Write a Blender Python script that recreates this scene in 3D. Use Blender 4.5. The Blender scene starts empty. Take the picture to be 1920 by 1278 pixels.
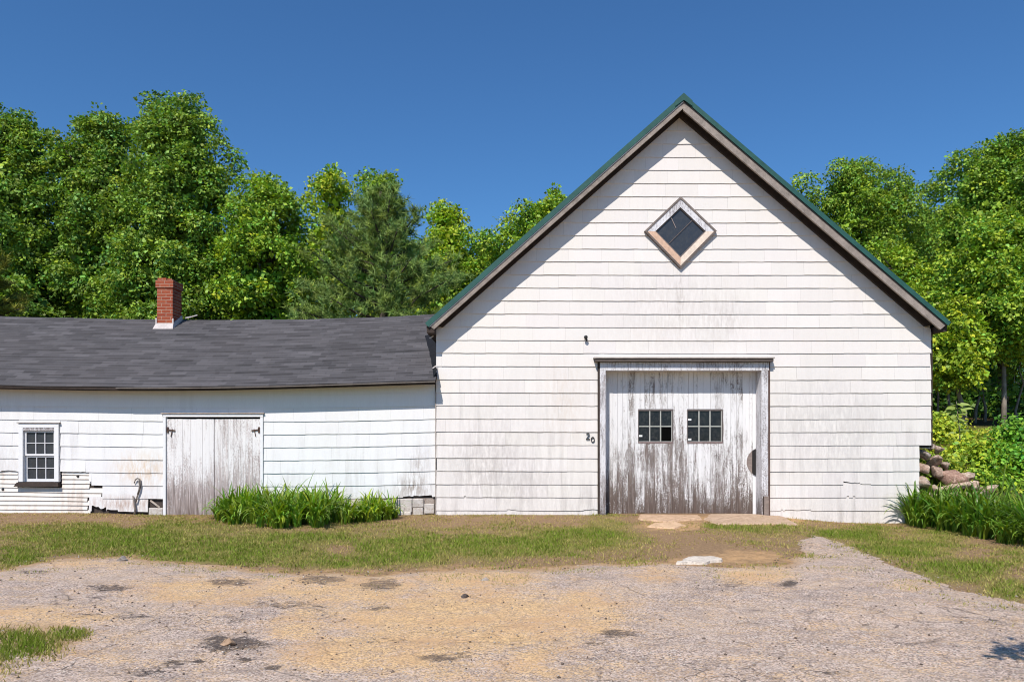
import bpy, math, random
import numpy as np

random.seed(7)
PI = math.pi
scene = bpy.context.scene
COL = scene.collection
CAMY, CAMZ, FPX = -14.0, 1.6, 1400.0      # camera stands 14 m in front of the barn wall (Y = 0)


def P(px, py, Y=0.0):
    """point at depth plane Y that was measured at photo pixel px, py"""
    d = Y - CAMY
    return ((px - 960.0) * d / FPX, Y, CAMZ + (805.0 - py) * d / FPX)


def rng_of(s):
    return np.random.default_rng(s)


def sstep(a, b, x):
    t = np.clip((np.asarray(x, float) - a) / (b - a), 0, 1)
    return t * t * (3 - 2 * t)


# ------------------------------------------------------------------ value noise for scripts
_tab = rng_of(99).random((256, 256))


def vnoise(x, y):
    x = np.asarray(x, float); y = np.asarray(y, float)
    xi = np.floor(x).astype(int); yi = np.floor(y).astype(int)
    fx = x - xi; fy = y - yi
    fx = fx * fx * (3 - 2 * fx); fy = fy * fy * (3 - 2 * fy)
    a = _tab[xi % 256, yi % 256]; b = _tab[(xi + 1) % 256, yi % 256]
    c = _tab[xi % 256, (yi + 1) % 256]; d = _tab[(xi + 1) % 256, (yi + 1) % 256]
    return (a * (1 - fx) + b * fx) * (1 - fy) + (c * (1 - fx) + d * fx) * fy


def fbm(x, y, o=4):
    s = 0; a = .5; t = 0
    for i in range(o):
        s = s + a * vnoise(np.asarray(x) * 2 ** i + 17.3 * i, np.asarray(y) * 2 ** i + 5.1 * i); t += a; a *= .5
    return s / t


# ------------------------------------------------------------------ object helpers
def tag(o, label=None, cat=None, group=None, kind=None):
    if label: o['label'] = label
    if cat: o['category'] = cat
    if group: o['group'] = group
    if kind: o['kind'] = kind
    return o


def thing(name, label, cat, loc=(0, 0, 0), group=None):
    o = bpy.data.objects.new(name, None)
    o.empty_display_size = .2
    COL.objects.link(o); o.location = loc
    return tag(o, label, cat, group)


def offset_of(parent):
    x = y = z = 0.0
    p = parent
    while p is not None:
        x += p.location[0]; y += p.location[1]; z += p.location[2]; p = p.parent
    return np.array((x, y, z))


def link(name, me, mats, parent=None):
    for m in (mats if isinstance(mats, (list, tuple)) else [mats]):
        me.materials.append(m)
    o = bpy.data.objects.new(name, me)
    COL.objects.link(o)
    if parent is not None: o.parent = parent
    return o


class MB:
    """collects polygons in world space, links them as one mesh object"""
    def __init__(s): s.v = []; s.f = []; s.m = []; s.c = []

    def poly(s, pts, m=0, c=(1, 1, 1)):
        i = len(s.v); s.v += [tuple(p) for p in pts]; s.c += [c] * len(pts)
        s.f.append(tuple(range(i, i + len(pts)))); s.m.append(m)

    def mesh(s, verts, faces, m=0, c=(1, 1, 1)):
        i = len(s.v); s.v += [tuple(p) for p in verts]; s.c += [c] * len(verts)
        for f in faces: s.f.append(tuple(i + k for k in f)); s.m.append(m)

    def hexa(s, b, t, m=0, c=(1, 1, 1)):
        """b: four bottom points, t: four top points, both counter-clockwise from above"""
        s.mesh(list(b) + list(t), [(3, 2, 1, 0), (4, 5, 6, 7), (0, 1, 5, 4), (1, 2, 6, 5), (2, 3, 7, 6), (3, 0, 4, 7)], m, c)

    def box(s, x0, x1, y0, y1, z0, z1, m=0, c=(1, 1, 1), bev=0.0):
        if bev <= 0:
            s.hexa([(x0, y0, z0), (x1, y0, z0), (x1, y1, z0), (x0, y1, z0)],
                   [(x0, y0, z1), (x1, y0, z1), (x1, y1, z1), (x0, y1, z1)], m, c); return
        b = bev
        # chamfer the four front edges (towards -Y)
        v = [(x0, y0 + b, z0), (x1, y0 + b, z0), (x1, y1, z0), (x0, y1, z0), (x0, y0 + b, z1), (x1, y0 + b, z1), (x1, y1, z1), (x0, y1, z1),
             (x0 + b, y0, z0 + b), (x1 - b, y0, z0 + b), (x1 - b, y0, z1 - b), (x0 + b, y0, z1 - b)]
        f = [(3, 2, 1, 0), (4, 5, 6, 7), (1, 2, 6, 5), (2, 3, 7, 6), (3, 0, 4, 7), (8, 9, 10, 11), (0, 1, 9, 8), (1, 5, 10, 9), (5, 4, 11, 10), (4, 0, 8, 11)]
        s.mesh(v, f, m, c)

    def beam(s, p, q, wx, wz, m=0, c=(1, 1, 1), ynorm=(0, 1, 0)):
        """bar from p to q; wx across in-plane (perpendicular to ynorm), wz along ynorm"""
        p = np.array(p, float); q = np.array(q, float); d = q - p; d /= np.linalg.norm(d)
        n = np.array(ynorm, float); n -= d * n.dot(d); n /= np.linalg.norm(n); u = np.cross(n, d)
        a = u * wx / 2; b = n * wz / 2
        s.hexa([p - a - b, p + a - b, p + a + b, p - a + b], [q - a - b, q + a - b, q + a + b, q - a + b], m, c)

    def tube(s, pts, rad, n=8, m=0, c=(1, 1, 1), caps=True):
        pts = [np.array(p, float) for p in pts]
        if not isinstance(rad, (list, tuple, np.ndarray)): rad = [rad] * len(pts)
        vs = []; fs = []
        for i, p in enumerate(pts):
            d = pts[min(i + 1, len(pts) - 1)] - pts[max(i - 1, 0)]
            d /= max(np.linalg.norm(d), 1e-9)
            h = np.array((0, 0, 1.)) if abs(d[2]) < .9 else np.array((1., 0, 0))
            u = np.cross(d, h); u /= np.linalg.norm(u); w = np.cross(d, u)
            for k in range(n):
                a = 2 * PI * k / n
                vs.append(p + rad[i] * (u * math.cos(a) + w * math.sin(a)))
        for i in range(len(pts) - 1):
            for k in range(n):
                a = i * n + k; b = i * n + (k + 1) % n
                fs.append((a, b, b + n, a + n))
        if caps:
            fs.append(tuple(range(n - 1, -1, -1))); fs.append(tuple(range((len(pts) - 1) * n, len(pts) * n)))
        s.mesh(vs, fs, m, c)

    def build(s, name, mats, parent=None, smooth=False):
        me = bpy.data.meshes.new(name)
        off = offset_of(parent)
        v = np.array(s.v, float) - off
        me.from_pydata(v.tolist(), [], s.f)
        me.polygons.foreach_set('material_index', s.m)
        at = me.attributes.new('tint', 'FLOAT_COLOR', 'POINT')
        cc = np.ones((len(s.v), 4), np.float32); cc[:, :3] = np.array(s.c, np.float32).reshape(-1, 3)
        at.data.foreach_set('color', cc.ravel())
        if smooth: me.polygons.foreach_set('use_smooth', [True] * len(me.polygons))
        me.update()
        return link(name, me, mats, parent)


def np_mesh(name, V, F, mats, parent=None, tint=None, attrs=None, smooth=False):
    """V (n,3) world, F (m,3 or 4) int"""
    me = bpy.data.meshes.new(name)
    V = np.asarray(V, np.float64) - offset_of(parent)
    F = np.asarray(F, np.int32); k = F.shape[1]
    me.vertices.add(len(V)); me.vertices.foreach_set('co', V.astype(np.float32).ravel())
    me.loops.add(F.size); me.loops.foreach_set('vertex_index', F.ravel())
    me.polygons.add(len(F))
    me.polygons.foreach_set('loop_start', np.arange(0, F.size, k, dtype=np.int32))
    me.polygons.foreach_set('loop_total', np.full(len(F), k, np.int32))
    if smooth: me.polygons.foreach_set('use_smooth', np.ones(len(F), bool))
    if tint is not None:
        at = me.attributes.new('tint', 'FLOAT_COLOR', 'POINT')
        cc = np.ones((len(V), 4), np.float32); cc[:, :3] = tint
        at.data.foreach_set('color', cc.ravel())
    for n, arr in (attrs or {}).items():
        at = me.attributes.new(n, 'FLOAT', 'POINT'); at.data.foreach_set('value', np.asarray(arr, np.float32))
    me.update(calc_edges=True)
    me.validate()
    return link(name, me, mats, parent)


# ------------------------------------------------------------------ node helpers
class NT:
    def __init__(s, name):
        s.mat = bpy.data.materials.new(name); s.mat.use_nodes = True
        s.t = s.mat.node_tree; s.t.nodes.clear()
        s.out = s.t.nodes.new('ShaderNodeOutputMaterial')
        s.geo = None

    def n(s, typ, ins=None, **props):
        nd = s.t.nodes.new(typ)
        for k, v in props.items(): setattr(nd, k, v)
        for k, v in (ins or {}).items(): s.set(nd.inputs[k], v)
        return nd

    def set(s, sock, v):
        if isinstance(v, bpy.types.NodeSocket): s.t.links.new(v, sock)
        elif isinstance(v, (tuple, list)) and len(v) == 3 and sock.type == 'RGBA': sock.default_value = (*v, 1)
        else: sock.default_value = v

    def pos(s):
        if s.geo is None: s.geo = s.n('ShaderNodeNewGeometry')
        return s.geo.outputs['Position']

    def scale(s, vec, sc):
        return s.n('ShaderNodeVectorMath', {0: vec, 1: sc}, operation='MULTIPLY').outputs[0]

    def noise(s, vec, scale, detail=4, rough=.6, dist=0.0):
        return s.n('ShaderNodeTexNoise', {'Vector': vec, 'Scale': scale, 'Detail': detail, 'Roughness': rough, 'Distortion': dist}).outputs['Fac']

    def math(s, op, a, b=0.0, clamp=False):
        return s.n('ShaderNodeMath', {0: a, 1: b}, operation=op, use_clamp=clamp).outputs[0]

    def rng(s, v, a, b, c=0.0, d=1.0):
        return s.n('ShaderNodeMapRange', {'Value': v, 'From Min': a, 'From Max': b, 'To Min': c, 'To Max': d}, clamp=True).outputs[0]

    def mix(s, f, a, b, blend='MIX'):
        nd = s.n('ShaderNodeMix', None, data_type='RGBA', blend_type=blend)
        s.set(nd.inputs[0], f); s.set(nd.inputs[6], a); s.set(nd.inputs[7], b)
        return nd.outputs[2]

    def attr(s, name, out='Color'):
        return s.n('ShaderNodeAttribute', None, attribute_name=name).outputs[out]

    def bump(s, h, strength=.4, dist=.01):
        return s.n('ShaderNodeBump', {'Height': h, 'Strength': strength, 'Distance': dist}).outputs[0]

    def fin(s, color, rough=.8, normal=None, spec=.3, metallic=0.0):
        b = s.n('ShaderNodeBsdfPrincipled', {'Base Color': color, 'Roughness': rough, 'Metallic': metallic, 'Specular IOR Level': spec})
        if normal is not None: s.set(b.inputs['Normal'], normal)
        s.t.links.new(b.outputs[0], s.out.inputs[0])
        return s.mat


def mat_siding(name, base, dirtcol, dirt=.5, low=1.0):
    t = NT(name); p = t.pos()
    sep = t.n('ShaderNodeSeparateXYZ', {0: p})
    streak = t.noise(t.scale(p, (9, 9, .9)), 1.0, 5, .6)
    fine = t.noise(t.scale(p, (60, 60, 14)), 1.0, 3, .6)
    big = t.noise(p, .9, 3, .5)
    lowz = t.rng(sep.outputs[2], 2.9, .3, 0.0, 1.0)
    lz2 = t.rng(sep.outputs[2], .55, 0.0, 0.0, 1.0)
    d = t.math('MULTIPLY', t.rng(streak, .45, .8), t.rng(big, .3, .7))
    d = t.math('MULTIPLY', d, t.math('ADD', t.math('MULTIPLY', lowz, low), .16))
    d = t.math('ADD', d, t.math('MULTIPLY', t.math('MULTIPLY', lz2, t.rng(fine, .35, .75)), .30 * low))
    d = t.math('MULTIPLY', d, dirt, True)
    c = t.mix(d, base, dirtcol)
    # water-stain streaks and rusty blooms that belong to this wall
    spots = STAINS.get(name, [])
    for (x, z, rx, rz, col, amt) in spots:
        dx = t.math('DIVIDE', t.math('SUBTRACT', sep.outputs[0], x), rx)
        dz = t.math('DIVIDE', t.math('SUBTRACT', sep.outputs[2], z), rz)
        r = t.math('SQRT', t.math('ADD', t.math('MULTIPLY', dx, dx), t.math('MULTIPLY', dz, dz)))
        m = t.math('MULTIPLY', t.rng(r, 1.0, .1), t.rng(t.noise(t.scale(p, (22, 22, 5)), 1.0, 5, .7), .38, .62))
        c = t.mix(t.math('MULTIPLY', m, amt, True), c, col)
    c = t.mix(1.0, c, t.attr('tint'), 'MULTIPLY')
    c = t.mix(t.math('MULTIPLY', t.rng(fine, .3, .8), .10), c, (.45, .42, .40))
    nrm = t.bump(t.noise(t.scale(p, (70, 70, 8)), 1.0, 3), .25, .004)
    return t.fin(c, .62, nrm, .3)


STAINS = {
    'barn_siding': [(-.3, 1.2, 1.3, 1.3, (.50, .455, .44), .45), (6.2, 1.3, 1.7, 1.5, (.50, .46, .46), .40), (3.0, 4.3, 2.2, .5, (.55, .50, .47), .35), (3.15, 4.05, .10, .95, (.36, .31, .27), .55), (3.15, 3.6, 1.9, .8, (.50, .44, .40), .35),
                    (4.0, 3.7, .5, .5, (.50, .45, .42), .45), (-.6, .9, .9, .7, (.42, .38, .36), .45),
                    (.2, .5, 1.5, .6, (.45, .41, .38), .45), (5.6, 1.8, 1.6, 1.0, (.50, .47, .45), .35),
                    (1.0, 2.1, .6, 1.2, (.62, .50, .40), .35)],
    'shed_siding': [(-6.95, .85, .75, .45, (.62, .40, .20), .65), (-7.3, .2, 1.2, .22, (.36, .20, .13), .75),
                    (-1.85, .55, .40, .30, (.22, .17, .14), .95), (-1.75, .95, .28, .45, (.35, .30, .27), .7),
                    (-1.9, .35, .9, .3, (.40, .34, .30), .6), (-9.5, 1.0, .6, .5, (.55, .50, .46), .5)],
}


def mat_peel(name, paint, wood, amount=.5, zlow=.0, zhigh=2.5, lowamt=.5, xs=26.0, sp=70.0):
    """flaking white paint over weathered boards; more bare wood near the ground"""
    t = NT(name); p = t.pos()
    sep = t.n('ShaderNodeSeparateXYZ', {0: p})
    tint = t.attr('tint')
    tb = t.n('ShaderNodeSeparateColor', {0: tint})
    off = t.n('ShaderNodeCombineXYZ', {0: 0.0, 1: 0.0, 2: t.math('MULTIPLY', tb.outputs[2], 37.0)}).outputs[0]
    q = t.n('ShaderNodeVectorMath', {0: p, 1: off}, operation='ADD').outputs[0]
    a = t.noise(t.scale(q, (xs, xs, 2.2)), 1.0, 6, .68)
    b = t.noise(t.scale(p, (sp, sp, sp * .45)), 1.0, 4, .7)
    big = t.noise(t.scale(p, (1.6, 1.6, 1.2)), 1.0, 3, .5)
    h = t.rng(sep.outputs[2], zlow, zhigh, lowamt, 0.0)
    v = t.math('ADD', t.math('MULTIPLY', a, .46), t.math('MULTIPLY', b, .54))
    v = t.math('ADD', v, t.math('MULTIPLY', t.math('SUBTRACT', big, .5), .30))
    v = t.math('ADD', v, t.math('MULTIPLY', h, .24))
    v = t.math('ADD', v, t.math('MULTIPLY', t.math('SUBTRACT', tb.outputs[2], .5), .10))
    v = t.math('ADD', v, t.math('MULTIPLY', t.rng(sep.outputs[2], zlow + .75, zlow + .1, 0.0, .10), lowamt))
    m = t.rng(v, .60 - amount * .22, .70 - amount * .20)
    grain = t.noise(t.scale(q, (90, 90, 2.5)), 1.0, 4, .6)
    wc = t.mix(t.rng(grain, .3, .7), tuple(x * .45 for x in wood), tuple(min(1, x * 1.5) for x in wood))
    base = t.rng(sep.outputs[2], zlow + .75, zlow, 0.0, .95)
    wc = t.mix(t.math('MULTIPLY', base, t.rng(a, .3, .65)), wc, (.10, .065, .05))
    pc = t.mix(t.rng(grain, .35, .8, 0, .35), paint, tuple(x * .72 for x in paint))
    c = t.mix(m, pc, wc)
    hgt = t.math('SUBTRACT', t.math('MULTIPLY', grain, .4), m)
    return t.fin(c, .7, t.bump(hgt, .5, .004), .25)


def mat_plain(name, col, rough=.7, var=.25, scale=8.0, spec=.3, metallic=0.0, stretch=(1, 1, 1), bump=.2):
    t = NT(name); p = t.pos()
    n1 = t.noise(t.scale(p, stretch), scale, 5, .65)
    n2 = t.noise(t.scale(p, stretch), scale * 7, 3, .6)
    f = t.math('ADD', t.math('MULTIPLY', n1, .65), t.math('MULTIPLY', n2, .35))
    c = t.mix(t.rng(f, .3, .7), tuple(x * (1 - var) for x in col), tuple(min(1, x * (1 + var)) for x in col))
    c = t.mix(1.0, c, t.attr('tint'), 'MULTIPLY')
    return t.fin(c, rough, t.bump(f, bump, .01), spec, metallic)


def mat_leaf(name, trans=.35, rough=.5, tcol=(1.25, 1.3, .45), spec=.35):
    t = NT(name)
    c = t.attr('tint')
    b = t.n('ShaderNodeBsdfPrincipled', {'Base Color': c, 'Roughness': rough, 'Specular IOR Level': spec})
    tr = t.n('ShaderNodeBsdfTranslucent', {'Color': t.mix(1.0, c, tcol, 'MULTIPLY')})
    m = t.n('ShaderNodeMixShader', {0: trans, 1: b.outputs[0], 2: tr.outputs[0]})
    t.t.links.new(m.outputs[0], t.out.inputs[0])
    return t.mat


def mat_glass(name, col=(.012, .014, .018), rough=.08):
    t = NT(name); p = t.pos()
    n1 = t.noise(t.scale(p, (6, 6, 3)), 1.0, 4, .6)
    dust = t.noise(p, 14.0, 5, .7)
    c = t.mix(t.rng(dust, .45, .8, 0, .5), col, (.09, .085, .08))
    return t.fin(c, t.rng(n1, .3, .7, rough, rough + .22), t.bump(n1, .05, .02), .5)


def mat_roof_shingle():
    t = NT('shed_roof_shingle'); uv = t.attr('uvq', 'Vector')
    br = t.n('ShaderNodeTexBrick', {'Vector': uv, 'Color1': (.05, .047, .052), 'Color2': (.130, .121, .130), 'Mortar': (.045, .042, .047), 'Scale': 1.0,
                                    'Mortar Size': .004, 'Mortar Smooth': .2, 'Bias': -.1, 'Brick Width': .31, 'Row Height': .125}, offset=.37, squash=1.0)
    br2 = t.n('ShaderNodeTexBrick', {'Vector': t.n('ShaderNodeVectorMath', {0: uv, 1: (3.17, .125 * 6, 0)}, operation='ADD').outputs[0], 'Color1': (.4, .4, .4), 'Color2': (1, 1, 1),
                                     'Mortar': (.6, .6, .6), 'Scale': 1.0, 'Mortar Size': .0, 'Brick Width': .83, 'Row Height': .125}, offset=.61)
    p = t.pos()
    big = t.noise(p, .7, 4, .6)
    g = t.noise(p, 120.0, 2, .7)
    c = t.mix(.75, br.outputs[0], br2.outputs[0], 'MULTIPLY')
    c = t.mix(t.rng(big, .3, .7, 0, .4), c, (.10, .088, .092))
    c = t.mix(t.rng(g, .35, .75, 0, .35), c, (.17, .165, .17))
    return t.fin(c, .85, t.bump(g, .3, .004), .25)


def mat_brick():
    t = NT('chimney_brick'); uv = t.attr('uvq', 'Vector')
    p = t.pos()
    w = t.n('ShaderNodeVectorMath', {0: uv, 1: t.scale(t.n('ShaderNodeTexNoise', {'Vector': p, 'Scale': 14.0}).outputs['Color'], (.012, .012, 0))}, operation='ADD').outputs[0]
    br = t.n('ShaderNodeTexBrick', {'Vector': w, 'Color1': (.30, .060, .030), 'Color2': (.42, .115, .055), 'Mortar': (.46, .30, .22), 'Scale': 1.0,
                                    'Mortar Size': .008, 'Mortar Smooth': .3, 'Bias': 0.0, 'Brick Width': .205, 'Row Height': .072}, offset=.5)
    n1 = t.noise(p, 9.0, 5, .7)
    c = t.mix(t.rng(n1, .35, .75, 0, .55), br.outputs[0], (.20, .045, .025))
    h = t.math('SUBTRACT', 1.0, br.outputs['Fac'])
    return t.fin(c, .85, t.bump(t.math('ADD', h, t.math('MULTIPLY', n1, .4)), .7, .01), .2)


def mat_asphalt():
    t = NT('driveway_asphalt'); p = t.pos()
    sand = t.attr('sand', 'Fac'); dark = t.attr('dark', 'Fac'); edge = t.attr('edge', 'Fac')
    ag = t.n('ShaderNodeTexVoronoi', {'Vector': p, 'Scale': 92.0, 'Randomness': 1.0}, feature='F1')
    agc = t.n('ShaderNodeSeparateColor', {0: ag.outputs['Color']})
    fine = t.noise(p, 120.0, 3, .8)
    mid = t.noise(p, 26.0, 4, .7)
    big = t.noise(p, 1.1, 5, .62)
    big2 = t.noise(t.scale(p, (1.0, 1.7, 1)), 3.2, 5, .65, .4)
    spk = t.math('ADD', t.math('MULTIPLY', agc.outputs[0], .6), t.math('MULTIPLY', fine, .4))
    ac = t.mix(t.rng(spk, .20, .74), (.145, .108, .092), (.70, .545, .455))
    ac = t.mix(t.rng(agc.outputs[1], .90, .97), ac, (.72, .64, .55))
    ac = t.mix(t.rng(big2, .46, .68, 0, .50), ac, (.22, .175, .155))
    ac = t.mix(t.rng(t.noise(p, 6.5, 6, .75), .50, .72, 0, .45), ac, (.19, .15, .135))
    ac = t.mix(t.rng(big, .42, .70, 0, .40), ac, (.60, .455, .34))
    # cracks: cell borders, in patches
    w = t.n('ShaderNodeVectorMath', {0: p, 1: t.scale(t.n('ShaderNodeTexNoise', {'Vector': p, 'Scale': 5.0, 'Detail': 4.0}).outputs['Color'], (.16, .16, 0))}, operation='ADD').outputs[0]
    vo = t.n('ShaderNodeTexVoronoi', {'Vector': w, 'Scale': 4.6}, feature='DISTANCE_TO_EDGE')
    vo2 = t.n('ShaderNodeTexVoronoi', {'Vector': w, 'Scale': 1.3}, feature='DISTANCE_TO_EDGE')
    cm = t.math('MULTIPLY', t.rng(vo.outputs[0], .035, .008), t.math('ADD', t.rng(t.noise(p, .8, 3, .5), .53, .64), t.rng(dark, .02, .35), True), True)
    cm2 = t.math('MULTIPLY', t.rng(vo2.outputs[0], .012, .004), t.rng(t.noise(p, 1.9, 3), .42, .60))
    ck = t.math('MULTIPLY', t.math('MAXIMUM', cm, cm2), t.rng(t.noise(p, 9.0, 4, .7), .36, .6))
    dk = t.rng(t.math('ADD', dark, t.math('MULTIPLY', t.math('SUBTRACT', t.noise(t.scale(p, (1, 1.5, 1)), 11.0, 8, .85), .5), 4.2)), .62, .82)
    dk = t.math('MULTIPLY', dk, t.rng(dark, .02, .3))
    # drifted sand
    sv = t.math('ADD', sand, t.math('MULTIPLY', t.math('SUBTRACT', t.noise(t.scale(p, (1, 1.4, 1)), 2.6, 9, .78), .5), 3.4))
    sv = t.math('ADD', sv, t.math('MULTIPLY', t.math('SUBTRACT', mid, .5), 1.5))
    sv = t.math('ADD', sv, t.math('MULTIPLY', t.math('SUBTRACT', agc.outputs[2], .5), .8))
    sm = t.rng(sv, -.05, 1.0)
    sc = t.mix(t.rng(mid, .3, .7), (.60, .365, .165), (.88, .59, .29))
    sc = t.mix(t.rng(spk, .56, .28, 0, .75), sc, (.30, .205, .135))
    sc = t.mix(t.rng(t.noise(p, 1.7, 4), .46, .66, 0, .6), sc, (.58, .34, .17))
    c = t.mix(t.math('MULTIPLY', ck, .85), ac, (.055, .045, .042))
    c = t.mix(t.math('MULTIPLY', dk, .85), c, (.060, .048, .044))
    c = t.mix(t.math('MULTIPLY', sm, t.math('SUBTRACT', .92, t.math('MULTIPLY', dk, .6))), c, sc)
    em = t.rng(t.math('ADD', edge, t.math('MULTIPLY', t.math('SUBTRACT', t.noise(p, 7.0, 5, .7), .5), .9)), .35, .9)
    c = t.mix(em, c, t.mix(t.rng(mid, .35, .65), (.32, .20, .115), (.56, .38, .22)))
    h = t.math('ADD', t.math('MULTIPLY', spk, .6), t.math('MULTIPLY', mid, .5))
    h = t.math('SUBTRACT', h, t.math('ADD', t.math('MULTIPLY', ck, 1.4), t.math('MULTIPLY', dk, .8)))
    return t.fin(c, .9, t.bump(h, .55, .012), .2)


def mat_ground():
    t = NT('ground_soil'); p = t.pos()
    gr = t.attr('green', 'Fac'); fo = t.attr('forest', 'Fac'); sa = t.attr('sand', 'Fac')
    n1 = t.noise(p, 1.4, 6, .65); n2 = t.noise(p, 22.0, 5, .72); n3 = t.noise(p, 90.0, 3, .7)
    soil = t.mix(t.rng(n2, .3, .7), (.16, .09, .052), (.37, .245, .135))
    soil = t.mix(t.rng(n3, .45, .75, 0, .7), soil, (.42, .30, .18))
    gm = t.mix(t.rng(n2, .3, .7), (.13, .125, .03), (.30, .26, .08))
    gv = t.math('ADD', gr, t.math('MULTIPLY', t.math('SUBTRACT', n1, .5), .8))
    gv = t.math('ADD', gv, t.math('MULTIPLY', t.math('SUBTRACT', n2, .5), .5))
    c = t.mix(t.rng(gv, .25, .75), soil, gm)
    sc = t.mix(t.rng(n2, .3, .7), (.42, .24, .11), (.62, .40, .21))
    sv = t.math('ADD', sa, t.math('MULTIPLY', t.math('SUBTRACT', t.noise(p, 5.0, 6, .75), .5), 2.2))
    c = t.mix(t.rng(sv, .35, .95), c, sc)
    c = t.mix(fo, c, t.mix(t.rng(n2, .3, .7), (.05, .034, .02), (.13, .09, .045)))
    return t.fin(c, .95, t.bump(t.math('ADD', n2, t.math('MULTIPLY', n3, .5)), .7, .02), .1)


def mat_rock(name, c1, c2, spot):
    t = NT(name); p = t.pos()
    n1 = t.noise(p, 7.0, 6, .68); n2 = t.noise(p, 40.0, 4, .7)
    c = t.mix(t.rng(n1, .33, .68), c1, c2)
    c = t.mix(t.rng(n2, .5, .75, 0, .6), c, spot)
    c = t.mix(t.math('MULTIPLY', t.rng(t.noise(p, 18.0, 6, .8), .52, .60), .7), c, spot)
    c = t.mix(1.0, c, t.attr('tint'), 'MULTIPLY')
    return t.fin(c, .9, t.bump(t.math('ADD', n1, t.math('MULTIPLY', n2, .4)), .7, .02), .2)


def mat_bark(name, c1, c2):
    t = NT(name); p = t.pos()
    n1 = t.noise(t.scale(p, (9, 9, 1.6)), 1.0, 6, .7)
    n2 = t.noise(p, 2.2, 4, .6)
    c = t.mix(t.rng(n1, .35, .68), c1, c2)
    c = t.mix(t.rng(n2, .5, .7, 0, .5), c, tuple(x * 1.5 for x in c2))
    return t.fin(c, .9, t.bump(n1, .8, .03), .15)


M = {}
M['barn'] = mat_siding('barn_siding', (.80, .750, .712), (.385, .35, .33), .95)
M['shed'] = mat_siding('shed_siding', (.80, .79, .79), (.42, .39, .37), .70, .8)
M['clap'] = mat_siding('clapboard_paint', (.80, .74, .68), (.40, .30, .24), .8, 1.2)
M['backing'] = mat_plain('old_sheathing', (.075, .058, .050), .9, .5, 6)
M['doorpaint'] = mat_peel('barn_door_paint', (.80, .785, .785), (.185, .148, .132), .28, .0, 1.9, .60, 20, 95)
M['shedpaint'] = mat_peel('shed_door_paint', (.82, .79, .785), (.46, .39, .375), .46, .0, 1.5, .55, 26, 90)
M['trimpaint'] = mat_peel('door_trim_paint', (.74, .72, .74), (.30, .265, .265), .52, .0, 2.4, .30, 34, 90)
M['whitetrim'] = mat_plain('white_trim', (.80, .79, .80), .55, .08, 20)
M['greywood'] = mat_plain('grey_weathered_wood', (.335, .285, .255), .85, .45, 2.0, .2, 0, (3, 3, 10))
M['rakewood'] = mat_plain('rake_weathered_wood', (.285, .24, .21), .85, .40, 5.0, .2, 0, (1.2, 1, 1.2))
M['darkwood'] = mat_plain('dark_wood', (.050, .036, .030), .9, .4, 6)
M['soffit'] = mat_plain('soffit_board', (.16, .135, .12), .85, .3, 6)
M['rawwood'] = mat_plain('raw_pine_board', (.78, .63, .52), .75, .25, 3.0, .25, 0, (6, 6, 6))
M['greenmetal'] = mat_plain('green_roof_metal', (.022, .085, .068), .42, .30, 3.0, .5, .0)
M['darkgap'] = mat_plain('shadow_gap_dark', (.035, .032, .033), .7, .4, 20)  # dark colour stands for the shadow line under the right green trim
M['glass'] = mat_glass('window_glass')
M['glasslow'] = mat_glass('dusty_glass_sky_tint', (.040, .043, .050), .10)  # dusty pane, base colour also lightened to stand for reflected sky
M['hollow'] = mat_plain('unlit_interior', (.004, .004, .004), .95, .2, 3, .0)  # near-black colour painted for the darkness indoors
M['muntin'] = mat_plain('muntin_paint', (.40, .40, .37), .7, .25, 25)
M['sashdark'] = mat_plain('sash_grey', (.14, .115, .11), .8, .4, 20)
M['roofshingle'] = mat_roof_shingle()
M['brick'] = mat_brick()
M['flash'] = mat_plain('flashing_cement', (.56, .50, .475), .8, .25, 14)
M['tar'] = mat_plain('roof_tar', (.012, .011, .011), .6, .4, 10)
M['asphalt'] = mat_asphalt()
M['ground'] = mat_ground()
M['leaf'] = mat_leaf('tree_leaves', .24, .5, (1.25, 1.3, .45), .28)
M['needle'] = mat_leaf('pine_needles', .22, .6, (1.1, 1.15, .6))
M['blade'] = mat_leaf('daylily_blades', .34, .38, (1.2, 1.3, .35), .45)
M['grass'] = mat_leaf('grass_blades', .30, .6, (1.2, 1.2, .5), .2)
M['bark'] = mat_bark('dark_bark', (.035, .027, .022), (.13, .105, .085))
M['palebark'] = mat_bark('pale_bark', (.12, .10, .08), (.32, .27, .22))
M['rock'] = mat_rock('wall_stone', (.13, .088, .072), (.50, .385, .31), (.70, .63, .54))
M['paleRock'] = mat_rock('pale_stone', (.45, .40, .36), (.68, .62, .56), (.30, .26, .23))
M['slab'] = mat_rock('threshold_stone', (.44, .30, .20), (.62, .45, .32), (.30, .20, .13))
M['foundation'] = mat_rock('foundation_block', (.56, .51, .47), (.76, .71, .67), (.44, .35, .28))
M['black'] = mat_plain('black_paint', (.03, .028, .028), .6, .3, 30)
M['rust'] = mat_plain('rusty_iron', (.10, .06, .045), .8, .5, 40)
M['sticker'] = mat_plain('white_paper', (.85, .85, .85), .7, .03, 30)
M['pipe'] = mat_plain('grey_cable', (.20, .17, .15), .7, .4, 30)


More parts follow.
